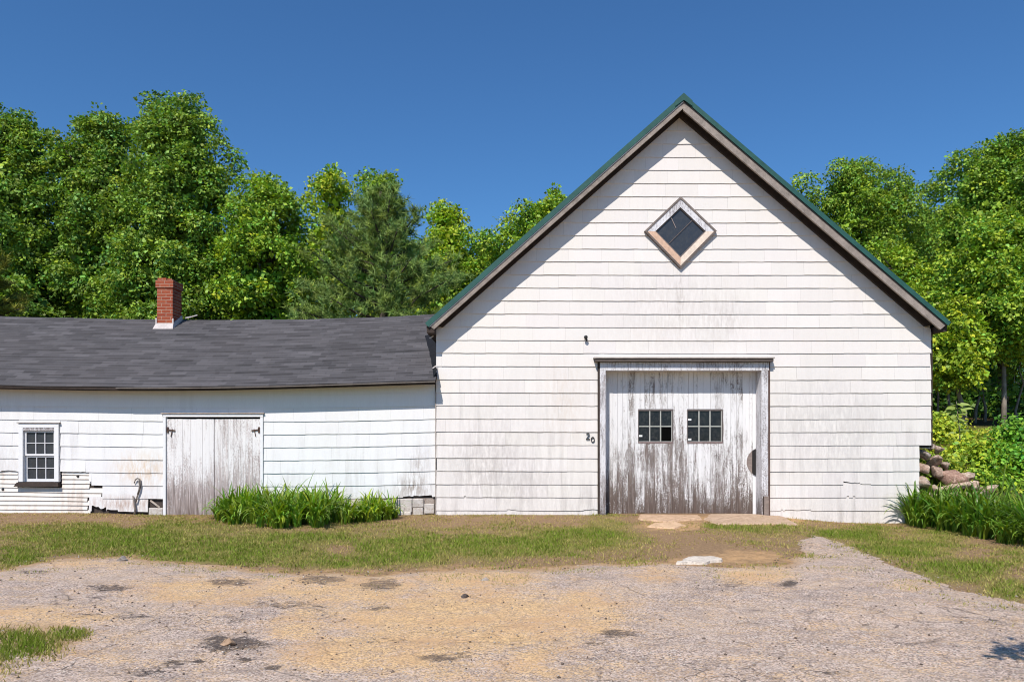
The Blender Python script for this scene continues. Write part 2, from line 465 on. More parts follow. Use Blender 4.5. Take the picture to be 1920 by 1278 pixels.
# ------------------------------------------------------------------ terrain
def hgt(x, y):
    x = np.asarray(x, float); y = np.asarray(y, float)
    bank = np.interp(y, [-1.0, .0, .9, 2.5, 5, 10, 16, 40, 120, 400], [0, .35, .85, 1.15, 1.40, 1.60, 1.95, 3.6, 9, 18])
    back = np.interp(y, [12, 18, 26, 40, 120, 400], [0, 1.2, 2.4, 3.6, 9, 18])
    mx = sstep(7.62, 8.35, x)
    h = bank * mx + back * (1 - mx)
    front = -.15 * sstep(4.2, 6.6, x) * sstep(-7, -1.5, y) * (1 - sstep(.0, .6, y) * mx)
    h = h + front
    # gentle unevenness
    near = (1 - sstep(-.4, .2, y))
    h = h + near * (.05 * (fbm(x * .35 + 3, y * .35, 3) - .5) + .018 * (fbm(x * 2.1, y * 2.1 + 9, 2) - .5))
    h = h + (1 - near) * .25 * (fbm(x * .3 + 40, y * .3, 3) - .5) * sstep(1, 6, y)
    # soil heaped against the shed wall at the left
    h = h + .035 * sstep(-6.5, -8.5, x) * sstep(-1.0, -.1, y) * (1 - sstep(.1, .3, y))
    return h


def G(px, py):
    """ground point seen at photo pixel px, py"""
    dx = (px - 960) / FPX; dz = (805 - py) / FPX
    d = 14.0
    lo, hi = 2.0, 60.0
    t = lo
    prev = CAMZ + dz * t - float(hgt(dx * t, CAMY + t))
    while t < hi:
        t2 = t + .1
        cur = CAMZ + dz * t2 - float(hgt(dx * t2, CAMY + t2))
        if cur <= 0:
            f = prev / (prev - cur) if prev != cur else 0
            t = t + .1 * f
            break
        t = t2; prev = cur
    return (dx * t, CAMY + t, CAMZ + dz * t)


def to_px(x, y, z):
    d = np.asarray(y) - CAMY
    d = np.maximum(d, .3)
    return 960 + np.asarray(x) * FPX / d, 805 - (np.asarray(z) - CAMZ) * FPX / d


def blobs_px(px, py, lst):
    s = np.zeros_like(px)
    for (cx, cy, rx, ry, a) in lst:
        r = np.sqrt(((px - cx) / rx) ** 2 + ((py - cy) / ry) ** 2)
        s = np.maximum(s, a * sstep(1.25, .35, r)) if a > 0 else s
    return s


# driveway outline measured on the photo, then laid on the ground
edge_px = [(-260, 1100), (-120, 1085), (0, 1070), (60, 1058), (120, 1047), (220, 1046), (330, 1052), (430, 1064), (540, 1070), (650, 1076), (760, 1072), (860, 1068), (960, 1070),
           (1050, 1064), (1130, 1060), (1200, 1052), (1290, 1056), (1370, 1064), (1450, 1060), (1500, 1040), (1492, 1022), (1505, 1008), (1530, 1004), (1562, 1012), (1602, 1030),
           (1650, 1050), (1705, 1073), (1770, 1094), (1850, 1118), (1920, 1136)]
drive_poly = [G(a, b)[:2] for a, b in edge_px]
last = drive_poly[-1]
drive_poly += [(last[0] + .15, last[1] - 1.5), (last[0] + .5, last[1] - 4), (last[0] + 1.5, -16.5), (-9.5, -16.5), (-9.0, -11)]
DP = np.array(drive_poly)


def in_poly(x, y, poly):
    inside = np.zeros(x.shape, bool)
    n = len(poly)
    for i in range(n):
        x1, y1 = poly[i]; x2, y2 = poly[(i + 1) % n]
        c = ((y1 > y) != (y2 > y))
        xx = (x2 - x1) * (y - y1) / ((y2 - y1) if y2 != y1 else 1e-9) + x1
        inside ^= c & (x < xx)
    return inside


def dist_poly(x, y, poly):
    d = np.full(x.shape, 1e9)
    n = len(poly)
    for i in range(n):
        a = np.array(poly[i]); b = np.array(poly[(i + 1) % n]); ab = b - a
        t = np.clip(((x - a[0]) * ab[0] + (y - a[1]) * ab[1]) / max(ab.dot(ab), 1e-9), 0, 1)
        d = np.minimum(d, np.hypot(x - a[0] - t * ab[0], y - a[1] - t * ab[1]))
    return d


def drive_sd(x, y):
    """signed distance: positive inside the driveway, edge roughened"""
    wx = x + .30 * (fbm(x * 2.1 + 11, y * 2.1, 5) - .5); wy = y + .55 * (fbm(x * 2.1, y * 2.1 + 31, 5) - .5)
    return np.where(in_poly(wx, wy, drive_poly), 1, -1) * dist_poly(wx, wy, drive_poly)


GREEN = [(180, 1010, 190, 32, .95), (420, 1035, 220, 28, .95), (560, 1010, 200, 25, .7), (330, 1000, 150, 22, .75), (760, 1030, 130, 35, .95), (930, 1025, 200, 26, 1.0), (1080, 1010, 140, 28, .9), (1130, 985, 60, 20, .6),
         (640, 1050, 160, 18, .75), (40, 1045, 60, 30, .7), (1420, 988, 100, 12, .7), (1350, 985, 40, 8, .6), (1600, 1000, 90, 14, .85), (1700, 1030, 110, 22, .9), (1800, 1070, 110, 26, .95), (1890, 1105, 60, 22, .95), (1760, 1000, 80, 16, .6),
         (1880, 1045, 60, 22, .5), (40, 1210, 70, 26, .95), (125, 1190, 45, 14, .9), (15, 1228, 40, 14, .8), (1390, 1020, 60, 10, .35), (870, 985, 140, 14, .35), (1640, 1020, 60, 16, .7)]
BROWN = [(930, 978, 190, 12, .9), (120, 972, 170, 9, .9), (1350, 1040, 130, 26, 1.0), (1270, 1000, 60, 25, .8), (1330, 970, 180, 14, .9), (1560, 985, 60, 12, .7), (640, 1028, 30, 14, .6), (250, 985, 40, 6, .7), (1000, 1052, 60, 12, .4), (1640, 975, 90, 8, .8),
         (560, 995, 60, 8, .3), (1850, 1040, 60, 14, .4), (1900, 1072, 30, 10, .4)]
LSAND = [(1400, 1045, 100, 20, .75), (1290, 1052, 60, 14, .7), (1260, 985, 90, 14, .8), (1450, 975, 90, 12, .9), (880, 1068, 120, 12, .7), (1290, 972, 120, 10, .6), (100, 1165, 160, 18, .8), (620, 1070, 200, 9, .5)]
SAND = [(880, 1170, 330, 80, 1.0), (640, 1110, 230, 40, .85), (380, 1115, 170, 34, .8), (890, 1092, 150, 26, .95), (700, 1235, 220, 46, .95), (1090, 1160, 130, 60, .85), (1420, 1082, 80, 26, .75), (70, 1165, 170, 26, .8), (180, 1060, 160, 14, .55),
        (560, 1180, 70, 40, .8), (1000, 1245, 60, 40, .75), (470, 1060, 150, 16, .6), (1720, 1100, 80, 14, .45), (1230, 1080, 60, 30, .5), (150, 1225, 100, 40, .35), (900, 1265, 300, 30, .55)]
DARK = [(205, 1107, 60, 8, .8), (430, 1098, 55, 10, .9), (606, 1092, 60, 12, .9), (715, 1102, 50, 16, .9), (712, 1146, 40, 8, .7), (440, 1215, 80, 22, .9), (330, 1252, 26, 8, 1.0), (375, 1250, 14, 7, 1.0), (460, 1246, 16, 8, 1.0), (512, 1262, 22, 6, 1.0),
        (270, 1270, 70, 12, .7), (820, 1243, 46, 10, .9), (870, 1236, 24, 8, .8), (1160, 1196, 50, 10, .9), (1478, 1100, 22, 8, 1.0), (1380, 1100, 40, 12, .5), (250, 1162, 60, 8, .7), (520, 1140, 90, 10, .55), (160, 1160, 60, 6, .6), (60, 1078, 50, 6, .6),
        (700, 1210, 110, 8, .5), (600, 1150, 40, 12, .5), (1000, 1215, 70, 16, .4), (1130, 1240, 60, 14, .3), (1330, 1100, 40, 10, .4), (1625, 1180, 20, 8, .5), (40, 1270, 60, 8, .6), (1560, 1270, 40, 8, .6), (1120, 1215, 30, 8, .6)]


def grid_axis(spans):
    a = []
    for lo, hi, st in spans: a += list(np.arange(lo, hi, st))
    a.append(spans[-1][1])
    return np.array(a)


def build_ground():
    xs = grid_axis([(-420, -60, 30), (-60, -14, 2.0), (-14, 12, .12), (12, 60, 2.0), (60, 420, 30)])
    ys = grid_axis([(-120, -15, 7.5), (-15, 1, .12), (1, 8, .35), (8, 50, 1.5), (50, 440, 26)])
    X, Y = np.meshgrid(xs, ys); Z = hgt(X, Y)
    nx, ny = len(xs), len(ys)
    V = np.stack([X.ravel(), Y.ravel(), Z.ravel()], 1)
    i = np.arange((nx) * (ny)).reshape(ny, nx)
    F = np.stack([i[:-1, :-1].ravel(), i[:-1, 1:].ravel(), i[1:, 1:].ravel(), i[1:, :-1].ravel()], 1)
    px, py = to_px(X, Y, Z)
    g = .30 + blobs_px(px, py, GREEN) * .6 - blobs_px(px, py, BROWN) * .75
    g = np.where(Y > .3, .75, g)
    sd = np.where((np.abs(X) < 14) & (Y < 1) & (Y > -16), drive_sd(X, Y), -5)
    sand = np.maximum(blobs_px(px, py, LSAND), sstep(-.30, .05, sd) * .75 * (.25 + .75 * sstep(4.2, 3.2, X)))
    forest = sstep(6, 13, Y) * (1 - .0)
    o = np_mesh('ground', V, F, M['ground'], attrs={'green': np.clip(g, 0, 1).ravel(), 'forest': forest.ravel(), 'sand': sand.ravel()}, smooth=True)
    tag(o, kind='structure')
    # driveway sheet, 6 mm above the ground it lies on
    st = .05
    xs = np.arange(-9.5, 6.6, st); ys = np.arange(-14.6, -2.0, st)
    X, Y = np.meshgrid(xs, ys)
    sd = drive_sd(X, Y)
    nx, ny = len(xs), len(ys)
    i = np.arange(nx * ny).reshape(ny, nx)
    F = np.stack([i[:-1, :-1].ravel(), i[:-1, 1:].ravel(), i[1:, 1:].ravel(), i[1:, :-1].ravel()], 1)
    Zg = hgt(X, Y)
    bumps = .010 * (fbm(X * 3.1, Y * 3.1, 3) - .5)
    px, py = to_px(X, Y, Zg)
    dk = blobs_px(px, py, DARK)
    Z = Zg + np.clip(.004 + .035 * sstep(0, .5, sd) + (bumps * sstep(.1, .6, sd)), .004, .1) - .014 * dk * sstep(.45, .65, fbm(X * 6, Y * 6, 3)) * sstep(.3, .7, sd)
    keep = (sd.ravel()[F] > -.02).all(1)
    F = F[keep]
    used = np.unique(F); remap = -np.ones(nx * ny, int); remap[used] = np.arange(len(used))
    V = np.stack([X.ravel(), Y.ravel(), Z.ravel()], 1)[used]
    patch = blobs_px(px, py, [(60, 1205, 130, 40, 1.0)])
    edge = np.maximum(sstep(.42, .0, sd) * (.35 + .65 * sstep(4.3, 3.0, X)), patch * .9)
    o = np_mesh('driveway', V, remap[F], M['asphalt'], attrs={'sand': blobs_px(px, py, SAND).ravel()[used], 'dark': dk.ravel()[used], 'edge': edge.ravel()[used]}, smooth=True)
    tag(o, kind='structure')


build_ground()


# ------------------------------------------------------------------ barn
BX0, BX1, RX = -1.42, 7.85, 3.13          # wall corners and ridge line
OV = .34                                   # rake overhang in front of the wall
EXL, EXR = -1.58, 8.0                      # eave ends of the roof
ZT, ZEL, ZER = 7.70, 3.53, 3.55            # roof top at ridge and at the eaves
SL = (ZT - ZEL) / (RX - EXL); SR = (ZT - ZER) / (EXR - RX)


def roof_top(x):
    return np.where(np.asarray(x) < RX, ZT - (RX - np.asarray(x)) * SL, ZT - (np.asarray(x) - RX) * SR)


WALLDROP = .20   # wall meets the soffit this far under the roof top (vertical)


def strip_course(mb, x0, x1, zb_fn, zt_fn, y, seed, holes=(), chips=(), rseed=0, sw=.61, step=.045, lip=.014, amp=.0024, tintrange=.06, tilt=.019):
    """one course of wavy-edged shingles; every shingle its own tint and tiny misfit"""
    r = random.Random(seed)
    x = x0 - r.random() * sw
    while x < x1:
        a, b = max(x, x0), min(x + sw - .0012, x1)
        x += sw
        if b - a < .02: continue
        dz = r.uniform(-.0018, .0018); dy = r.uniform(-.003, .001)
        g = 1 - r.random() * tintrange
        cl = (g, g * (1 - r.random() * .012), g * (1 - r.random() * .02))
        n = max(2, int((b - a) / step) + 1)
        cols = list(np.linspace(a, b, n))
        for (h0, h1, zl, zh) in holes:
            for q in (h0, h0 + 1e-4, h1 - 1e-4, h1):
                if a < q < b: cols.append(q)
        for (c0, c1, up) in chips:
            for q in (c0, c0 + .006, c1 - .006, c1):
                if a < q < b: cols.append(q)
        cols.sort()
        prev = None
        for cx in cols:
            wav = amp * 2 * (float(fbm(cx * 4.3 + seed * 7.7, seed * 3.1, 3)) - .5) + amp * .5 * math.sin((cx - a) / sw * 2 * PI * 2)
            zb = zb_fn(cx) + dz + wav
            for (c0, c1, up) in chips:
                if c0 < cx < c1: zb += up * (.15 + 1.5 * float(fbm(cx * 17, seed, 3)))
            zt = zt_fn(cx)
            for (h0, h1, zl, zh) in holes:
                if h0 < cx < h1:
                    if zb >= zl and zb < zh: zb = zh
                    elif zb < zl < zt: zt = zl
            cur = None
            if zt - zb > .006:
                cur = [(cx, y - tilt + dy, zb), (cx, y - .002 + dy * .3, zt), (cx, y - tilt + lip + dy, zb + .001)]
            if prev is not None and cur is not None:
                mb.poly([prev[0], cur[0], cur[1], prev[1]], 0, cl)
                mb.poly([prev[2], cur[2], cur[0], prev[0]], 0, cl)
            prev = cur


barn = thing('barn', 'big white gabled barn with a weathered double-window door and diamond window', 'barn', (3.2, 0, 0))

# front siding
mb = MB()
EXPO = .245; Z0 = .086
DOOR_HOLE = (1.63, 4.81, -1.0, 2.92)
chipmap = {2: [(6.20, 6.52, .045), (6.52, 6.72, .022)], 1: [(6.26, 6.31, .022), (6.38, 6.43, .030), (-.9, -.86, .022)], 0: [(5.10, 5.6, .022), (-.1, .08, .026), (1.34, 1.62, .026), (5.03, 5.08, .03)]}
for k in range(-1, 32):
    zb0 = Z0 + EXPO * k
    wob = random.uniform(-.004, .004)
    xr = BX1 if zb0 > 1.18 else 7.63
    if k in (3, 4): xr -= .0
    fb = (lambda x, z=zb0 + wob: z - .006 * math.sin((x - 1) * .5))
    ft = (lambda x, z=zb0: min(z + EXPO + .03, float(roof_top(x)) - WALLDROP))
    strip_course(mb, BX0, xr, fb, ft, -.004, 100 + k, [DOOR_HOLE], chipmap.get(k, ()))
wall = mb.build('front_wall', [M['barn']], barn)

# sheathing behind the siding and the side walls
mb = MB()
ytb = .012


def gable_poly(xa, xb, y, z0):
    pts = [(xa, y, z0), (xb, y, z0), (xb, y, float(roof_top(xb)) - WALLDROP)]
    if xa < RX < xb: pts.append((RX, y, ZT - WALLDROP))
    pts.append((xa, y, float(roof_top(xa)) - WALLDROP))
    return pts


mb.poly(gable_poly(BX0 + .01, 1.66, ytb, -.3)); mb.poly(gable_poly(4.78, 7.62, ytb, -.3))
mb.poly([(7.62, ytb, 1.26), (BX1 - .01, ytb, 1.26), (BX1 - .01, ytb, float(roof_top(BX1)) - WALLDROP), (7.62, ytb, float(roof_top(7.62)) - WALLDROP)])
up = [(1.66, ytb, 2.9), (4.78, ytb, 2.9), (4.78, ytb, float(roof_top(4.78)) - WALLDROP), (RX, ytb, ZT - WALLDROP), (1.66, ytb, float(roof_top(1.66)) - WALLDROP)]
mb.poly(up)
mb.build('sheathing', [M['backing']], barn)
mb = MB()
mb.box(BX0, BX0 + .15, .02, 12, -.3, float(roof_top(BX0)) - .12, 0)
mb.box(7.48, 7.62, .02, .5, -.3, 1.25, 0); mb.box(BX1 - .15, BX1, .02, 12, 1.252, float(roof_top(BX1)) - .12, 0); mb.box(BX1 - .15, BX1, .5, 12, -.3, 1.25, 0)
mb.poly([(BX0, 11.9, -.3), (BX1, 11.9, -.3), (BX1, 11.9, 3.4), (RX, 11.9, ZT - .2), (BX0, 11.9, 3.4)])
mb.build('side_wall', [M['barn']], barn)
# white corner edge at the right of the front wall, dark gap behind
mb = MB(); mb.box(BX1 + .002, BX1 + .030, -.012, .12, 1.262, float(roof_top(BX1 + .03)) - WALLDROP - .03)
mb.build('corner_board', [M['darkwood']], barn)

# roof
root = MB()


def roof_slab(mb, xa, za, xb, zb, y0, y1, th, m=0):
    d = np.array((xb - xa, 0, zb - za), float); L = np.linalg.norm(d); d /= L
    n = np.array((-d[2], 0, d[0])); n = n if n[2] > 0 else -n
    a0 = np.array((xa, 0, za)); b0 = np.array((xb, 0, zb))
    q = [a0 - n * th, b0 - n * th, b0, a0]
    mb.hexa([(q[0][0], y0, q[0][2]), (q[1][0], y0, q[1][2]), (q[1][0], y1, q[1][2]), (q[0][0], y1, q[0][2])],
            [(q[3][0], y0, q[3][2]), (q[2][0], y0, q[2][2]), (q[2][0], y1, q[2][2]), (q[3][0], y1, q[3][2])], m)
    return d, n


roof_slab(root, EXL, ZEL, RX, ZT, -OV - .02, 12.3, .043); roof_slab(root, RX, ZT, EXR, ZER, -OV - .02, 12.3, .035)
# standing ribs
for sx, (xa, za, xb, zb) in enumerate(((EXL, ZEL, RX, ZT), (RX, ZT, EXR, ZER))):
    for yy in np.arange(.25, 12, .6):
        root.beam((xa, yy, za + .008), (xb, yy, zb + .008), .03, .03, 0, (1, 1, 1), (0, 0, 1))
roof = root.build('roof', [M['greenmetal']], barn)


def rake_piece(mb, left, off0, off1, y0, y1, ext=0.0, m=0, trimx=0.0, jag=0):
    """board running down one rake; off0/off1 = perpendicular distance below the roof top"""
    xa, za = (EXL, ZEL) if left else (EXR, ZER)
    d = np.array((RX - xa, 0, ZT - za), float); d /= np.linalg.norm(d)
    n = np.array((d[2], 0, -d[0])) if left else np.array((-d[2], 0, d[0]))
    if n[2] > 0: n = -n
    def at(o):   # apex point where offset line meets the ridge plane
        p = np.array((xa, 0, za)) + n * o
        t = (RX - p[0]) / d[0]
        return p + d * (ext), p + d * t
    (p0, q0), (p1, q1) = at(off0), at(off1)
    p1 = p1 + d * trimx
    b = [(p1[0], y0, p1[2]), (q1[0], y0, q1[2]), (q1[0], y1, q1[2]), (p1[0], y1, p1[2])]
    t = [(p0[0], y0, p0[2]), (q0[0], y0, q0[2]), (q0[0], y1, q0[2]), (p0[0], y1, p0[2])]
    if not left: b = [b[1], b[0], b[3], b[2]]; t = [t[1], t[0], t[3], t[2]]
    mb.hexa(b, t, m)


for left, bw, gw in ((True, .175, .080), (False, .205, .070)):
    mb = MB(); rake_piece(mb, left, -.012, gw, -OV - .045, -OV - .022); mb.build('rake_trim', [M['greenmetal']], barn)
    mb = MB(); rake_piece(mb, left, .040, bw, -OV - .016, -OV + .03, .02, 0, .03)
    # thin drip strip (the right one a painted shadow line) and scarf joints on the board
    mb.build('rake_board', [M['rakewood']], barn)
    mb = MB(); rake_piece(mb, left, gw + .003, gw + .016, -OV - .030, -OV - .018, .02)
    mb.build('drip_shadow_strip', [M['whitetrim'] if left else M['darkgap']], barn)
    mb = MB(); rake_piece(mb, left, .042, .062, -OV + .032, -.02, .04); mb.build('soffit', [M['soffit']], barn)
    mb = MB(); rake_piece(mb, left, .064, .205, -.075, -.022, .10, 0, .10); mb.build('frieze_strip', [M['darkwood']], barn)
# ridge cap
mb = MB()
for sgn, s in ((-1, SL), (1, SR)):
    x1 = RX + sgn * .16; z1 = ZT - .16 * s
    pts0 = [(RX, -OV - .06, ZT + .03), (x1, -OV - .06, z1 + .025), (x1, 12.3, z1 + .025), (RX, 12.3, ZT + .03)]
    mb.poly(pts0 if sgn > 0 else pts0[::-1])
    mb.poly([(RX, -OV - .06, ZT + .03), (RX, -OV - .06, ZT - .10), (x1, -OV - .06, z1 - .075), (x1, -OV - .06, z1 + .025)][::(1 if sgn < 0 else -1)])
mb.build('ridge_cap', [M['greenmetal']], roof)
# eave fascia ends
mb = MB()
mb.box(EXL + .02, BX0 - .001, -OV + .0, 12, ZEL - .16, ZEL - .035); mb.build('fascia', [M['darkwood']], barn)
mb = MB()
mb.box(BX1 + .035, EXR - .02, -OV + .04, 12, ZER - .15, ZER - .035); mb.build('fascia', [M['darkwood']], barn)

# barn door frame
T = .05
mb = MB(); mb.box(1.52, 4.87, -.17, .0, 2.918, 2.942, 0, (1, 1, 1)); mb.box(1.54, 4.85, -.155, .0, 2.862, 2.916, 0, (.30, .28, .28)); mb.build('door_hood', [M['greywood']], barn)  # lower board tinted dark as the shadow under the hood
mb = MB(); mb.box(1.642, 4.80, -.062, .30, 2.70, 2.860, 0, (1, 1, .45), .006); mb.build('lintel', [M['trimpaint']], barn)
mb = MB(); mb.box(1.642, 1.752, -.060, .27, -.08, 2.698, 0, (1, 1, .45), .006); mb.box(1.602, 1.640, -.050, .0, -.06, 2.86, 1)
mb.build('door_post', [M['trimpaint'], M['darkwood']], barn)
mb = MB(); mb.box(4.66, 4.785, -.060, .27, -.08, 2.698, 0, (1, 1, .45), .006); mb.box(4.787, 4.822, -.050, .0, -.06, 2.86, 1, (2.2, 1.9, 1.9))
mb.box(4.683, 4.705, -.064, -.050, -.05, .36, 1); mb.box(4.707, 4.79, -.070, -.0605, -.06, .36, 2, (.75, .7, .68))
mb.build('door_post', [M['trimpaint'], M['darkwood'], M['greywood']], barn)

# barn door: two leaves of vertical boards, with windows
DY = .275
door = bpy.data.objects.new('door', None); COL.objects.link(door); door.parent = barn; door.location = (0, DY, 0)
f = (14 + DY) / 14.0


def DX(px): return (px - 960) / 100.0 * f


def DZ(py): return CAMZ + (805 - py) / 100.0 * f


wins = [(DX(1196.5), DX(1262.5), DZ(830.5), DZ(766.5)), (DX(1288.5), DX(1355.5), DZ(830.5), DZ(766.5))]
mb = MB(); r = random.Random(5)
x = 1.74
xe = DX(1411.5)
while x < xe - .01:
    w = r.choice([.085, .10, .12, .14, .095]); b = min(x + w, xe)
    dy = r.uniform(0, .006); c = (1, 1, r.random())
    segs = [(-.02, DZ(692))]
    for (wx0, wx1, wz0, wz1) in wins:
        if b > wx0 and x < wx1:
            if x < wx0 - .012: mb.box(x + .002, wx0, DY + dy, DY + .03, -.02, DZ(692), 0, c); xs = wx0
            segs = [(-.02, wz0), (wz1, DZ(692))]
    x0c, x1c = x + .002, b - .002
    for (wx0, wx1, wz0, wz1) in wins:
        if x0c < wx0 < x1c: x0c = wx0
        if x0c < wx1 < x1c:
            mb.box(wx1, x1c, DY + dy, DY + .03, -.02, DZ(692), 0, c); x1c = wx1
    for (za, zb) in segs:
        # torn lower ends
        mb.box(x0c, x1c, DY + dy, DY + .03, za + (r.uniform(0, .03) if za < 0 else 0), zb, 0, c)
    x = b
leaf = mb.build('board_panel', [M['doorpaint']], door)
mb = MB(); mb.box(xe + .004, 4.80, DY + .012, DY + .03, -.02, DZ(692), 0, (1, 1, 1)); mb.build('edge_board', [M['whitetrim']], door)
mb = MB(); mb.box(1.7, 4.8, DY + .034, DY + .05, -.05, DZ(690), 0); mb.build('dark_interior_sheet', [M['hollow']], door)  # black sheet painted as the dark barn interior, no real board
for wi, (x0, x1, z0, z1) in enumerate(wins):
    mb = MB(); y0 = DY - .004
    mb.box(x0, x1, y0, y0 + .03, z1 - .035, z1, 1); mb.box(x0, x1, y0 - .004, y0 + .03, z0, z0 + .028, 1, (1.6, 1.4, 1.4))
    mb.box(x0, x0 + .014, y0, y0 + .03, z0 + .028, z1 - .035, 1, (.6, .6, .6)); mb.box(x1 - .022, x1, y0, y0 + .03, z0 + .028, z1 - .035, 1, (.8, .8, .8))
    ix0, ix1, iz0, iz1 = x0 + .014, x1 - .022, z0 + .028, z1 - .035
    mb.box(ix1 - .014, ix1, y0 + .004, y0 + .02, iz0, iz1, 0)
    cw = (ix1 - ix0 - .014) / 3; ch = (iz1 - iz0) / 2
    for i in (1, 2): mb.box(ix0 + cw * i - .011, ix0 + cw * i + .011, y0 + .004, y0 + .02, iz0, iz1, 0)
    mb.box(ix0, ix1 - .014, y0 + .006, y0 + .021, iz0 + ch - .011, iz0 + ch + .011, 0); mb.box(ix0, ix1, y0 + .008, y0 + .022, iz0, iz0 + .01, 0)
    for i in range(3):
        for j in range(2):
            m = 3 if (wi == 0 and i == 2 and j == 0) else 2
            tl = random.uniform(-.004, .004)
            mb.poly([(ix0 + cw * i, y0 + .026 + tl, iz0 + ch * j), (ix0 + cw * (i + 1), y0 + .026 - tl, iz0 + ch * j), (ix0 + cw * (i + 1), y0 + .026 - tl, iz0 + ch * (j + 1)), (ix0 + cw * i, y0 + .026 + tl, iz0 + ch * (j + 1))], m)
    stk = [(0, .40)] if wi == 0 else [(0, .12), (1, .38)]
    for (j, fz) in stk:
        sz = iz0 + ch * j + ch * fz * (.8 if j == 0 else 1) - (0.0)
        mb.box(ix0 + .004, ix0 + .068, y0 + .016, y0 + .020, sz, sz + .034, 4)
    mb.build('window', [M['muntin'], M['sashdark'], M['glass'], M['hollow'], M['sticker']], door)
# round dark plate half hidden behind the right post
mb = MB(); cx, cz, R = DX(1427), DZ(866), .275
xs_ = DX(1410)
pts = [(cx + R * math.cos(a), cz + R * math.sin(a)) for a in np.linspace(0, 2 * PI, 41)[:-1]]
lft = [(min(a, xs_), b) for a, b in pts if a < xs_ + .03]; rgt = [(max(min(a, 4.80), xs_ + .001), b) for a, b in pts if a > xs_ - .03]
for grp, m, yo in ((lft, 1, DY - .006), (rgt, 0, DY - .011)):
    c_ = (sum(p[0] for p in grp) / len(grp), sum(p[1] for p in grp) / len(grp))
    grp = sorted(grp, key=lambda p: math.atan2(p[1] - c_[1], p[0] - c_[0]))
    mb.poly([(a, yo, b) for a, b in grp], m, (.75, .7, .7))
    for i in range(len(grp)):
        a, b = grp[i], grp[(i + 1) % len(grp)]
        mb.poly([(a[0], DY + .011, a[1]), (b[0], DY + .011, b[1]), (b[0], yo, b[1]), (a[0], yo, a[1])], m, (.75, .7, .7))
mb.build('round_plate', [M['black'], M['greywood']], door)

# diamond window
dcx, dcz, dr = 3.145, (965 - 437) / 100.0, .675
dia = bpy.data.objects.new('diamond_window', None); COL.objects.link(dia); dia.parent = barn
dia.location = (dcx - 3.2, -.02, dcz)
C4 = [np.array((dcx, 0, dcz + dr * .985)), np.array((dcx + dr, 0, dcz + .02)), np.array((dcx, 0, dcz - dr)), np.array((dcx - dr, 0, dcz + .02))]


def lerp_in(k, s):
    c = np.array((dcx, 0, dcz)); return c + (C4[k] - c) * s


mb = MB()
def quad_frame(mb, k, s0, s1, y0, y1, m, c=(1, 1, 1)):
    a0, b0, a1, b1 = lerp_in(k, s0), lerp_in((k + 1) % 4, s0), lerp_in(k, s1), lerp_in((k + 1) % 4, s1)
    P4 = [a0, a1, b1, b0]
    fr = [(p[0], y0, p[2]) for p in P4]; bk = [(p[0], y1, p[2]) for p in P4]
    mb.mesh(fr + bk, [(0, 1, 2, 3), (7, 6, 5, 4), (0, 4, 5, 1), (1, 5, 6, 2), (2, 6, 7, 3), (3, 7, 4, 0)], m, c)
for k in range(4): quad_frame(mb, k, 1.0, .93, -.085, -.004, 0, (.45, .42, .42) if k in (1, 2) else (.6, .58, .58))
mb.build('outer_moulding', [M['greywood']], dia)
for k in range(4):
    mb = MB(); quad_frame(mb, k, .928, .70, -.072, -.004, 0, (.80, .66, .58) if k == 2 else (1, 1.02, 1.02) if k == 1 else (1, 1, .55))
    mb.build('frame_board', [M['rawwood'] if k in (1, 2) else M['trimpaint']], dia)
mb = MB()
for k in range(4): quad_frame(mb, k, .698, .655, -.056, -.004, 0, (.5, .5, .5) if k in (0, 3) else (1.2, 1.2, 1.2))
# muntins across the pane
mb.beam(lerp_in(0, .66) * .5 + lerp_in(1, .66) * .5 + np.array((0, -.044, 0)), lerp_in(3, .66) * .5 + lerp_in(2, .66) * .5 + np.array((0, -.044, 0)), .016, .012, 0, (.8, .8, .8))
mb.beam(lerp_in(0, .66) * .62 + lerp_in(3, .66) * .38 + np.array((0, -.044, 0)), lerp_in(0, .2) * .6 + lerp_in(3, .3) * .4 + np.array((0, -.044, 0)), .014, .010, 0, (1.8, 1.8, 1.8))
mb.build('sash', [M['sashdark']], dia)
mb = MB(); q = [lerp_in(k, .69) for k in range(4)]
mb.poly([(p[0], -.036, p[2]) for p in q][::-1], 0); mb.build('pane', [M['glasslow']], dia)

# house number 20
def seg_digit(mb, pts, w, y0, y1, ox, oz):
    for i in range(len(pts) - 1):
        a = pts[i]; b = pts[i + 1]
        mb.beam((ox + a[0], (y0 + y1) / 2, oz + a[1]), (ox + b[0], (y0 + y1) / 2, oz + b[1]), w, y1 - y0)


two = [(-.024, .035)] + [(-.0 + .026 * math.cos(a), .032 + .027 * math.sin(a)) for a in np.linspace(2.9, -.5, 9)] + [(-.002, -.014), (-.032, -.056), (.036, -.054)]
mb = MB(); seg_digit(mb, two, .011, -.045, -.022, (1102 - 960) / 100, (965 - 817) / 100 + .0); mb.build('digit', [M['black']], barn)
zero = [(.030 * math.cos(a), .046 * math.sin(a)) for a in np.linspace(0, 2 * PI, 17)]
mb = MB(); seg_digit(mb, zero, .012, -.045, -.022, (1111 - 960) / 100, (965 - 823.5) / 100); mb.build('digit', [M['black']], barn)
# little dark insulator knob above the door
mb = MB(); kx, kz = 1.375, 3.32
mb.tube([(kx, -.02, kz), (kx, -.05, kz), (kx, -.10, kz), (kx, -.12, kz)], [.012, .03, .036, .018], 12); mb.tube([(kx + .015, -.04, kz - .01), (kx + .022, -.035, kz - .075)], .011, 6)
mb.build('insulator_knob', [M['black']], barn, True)


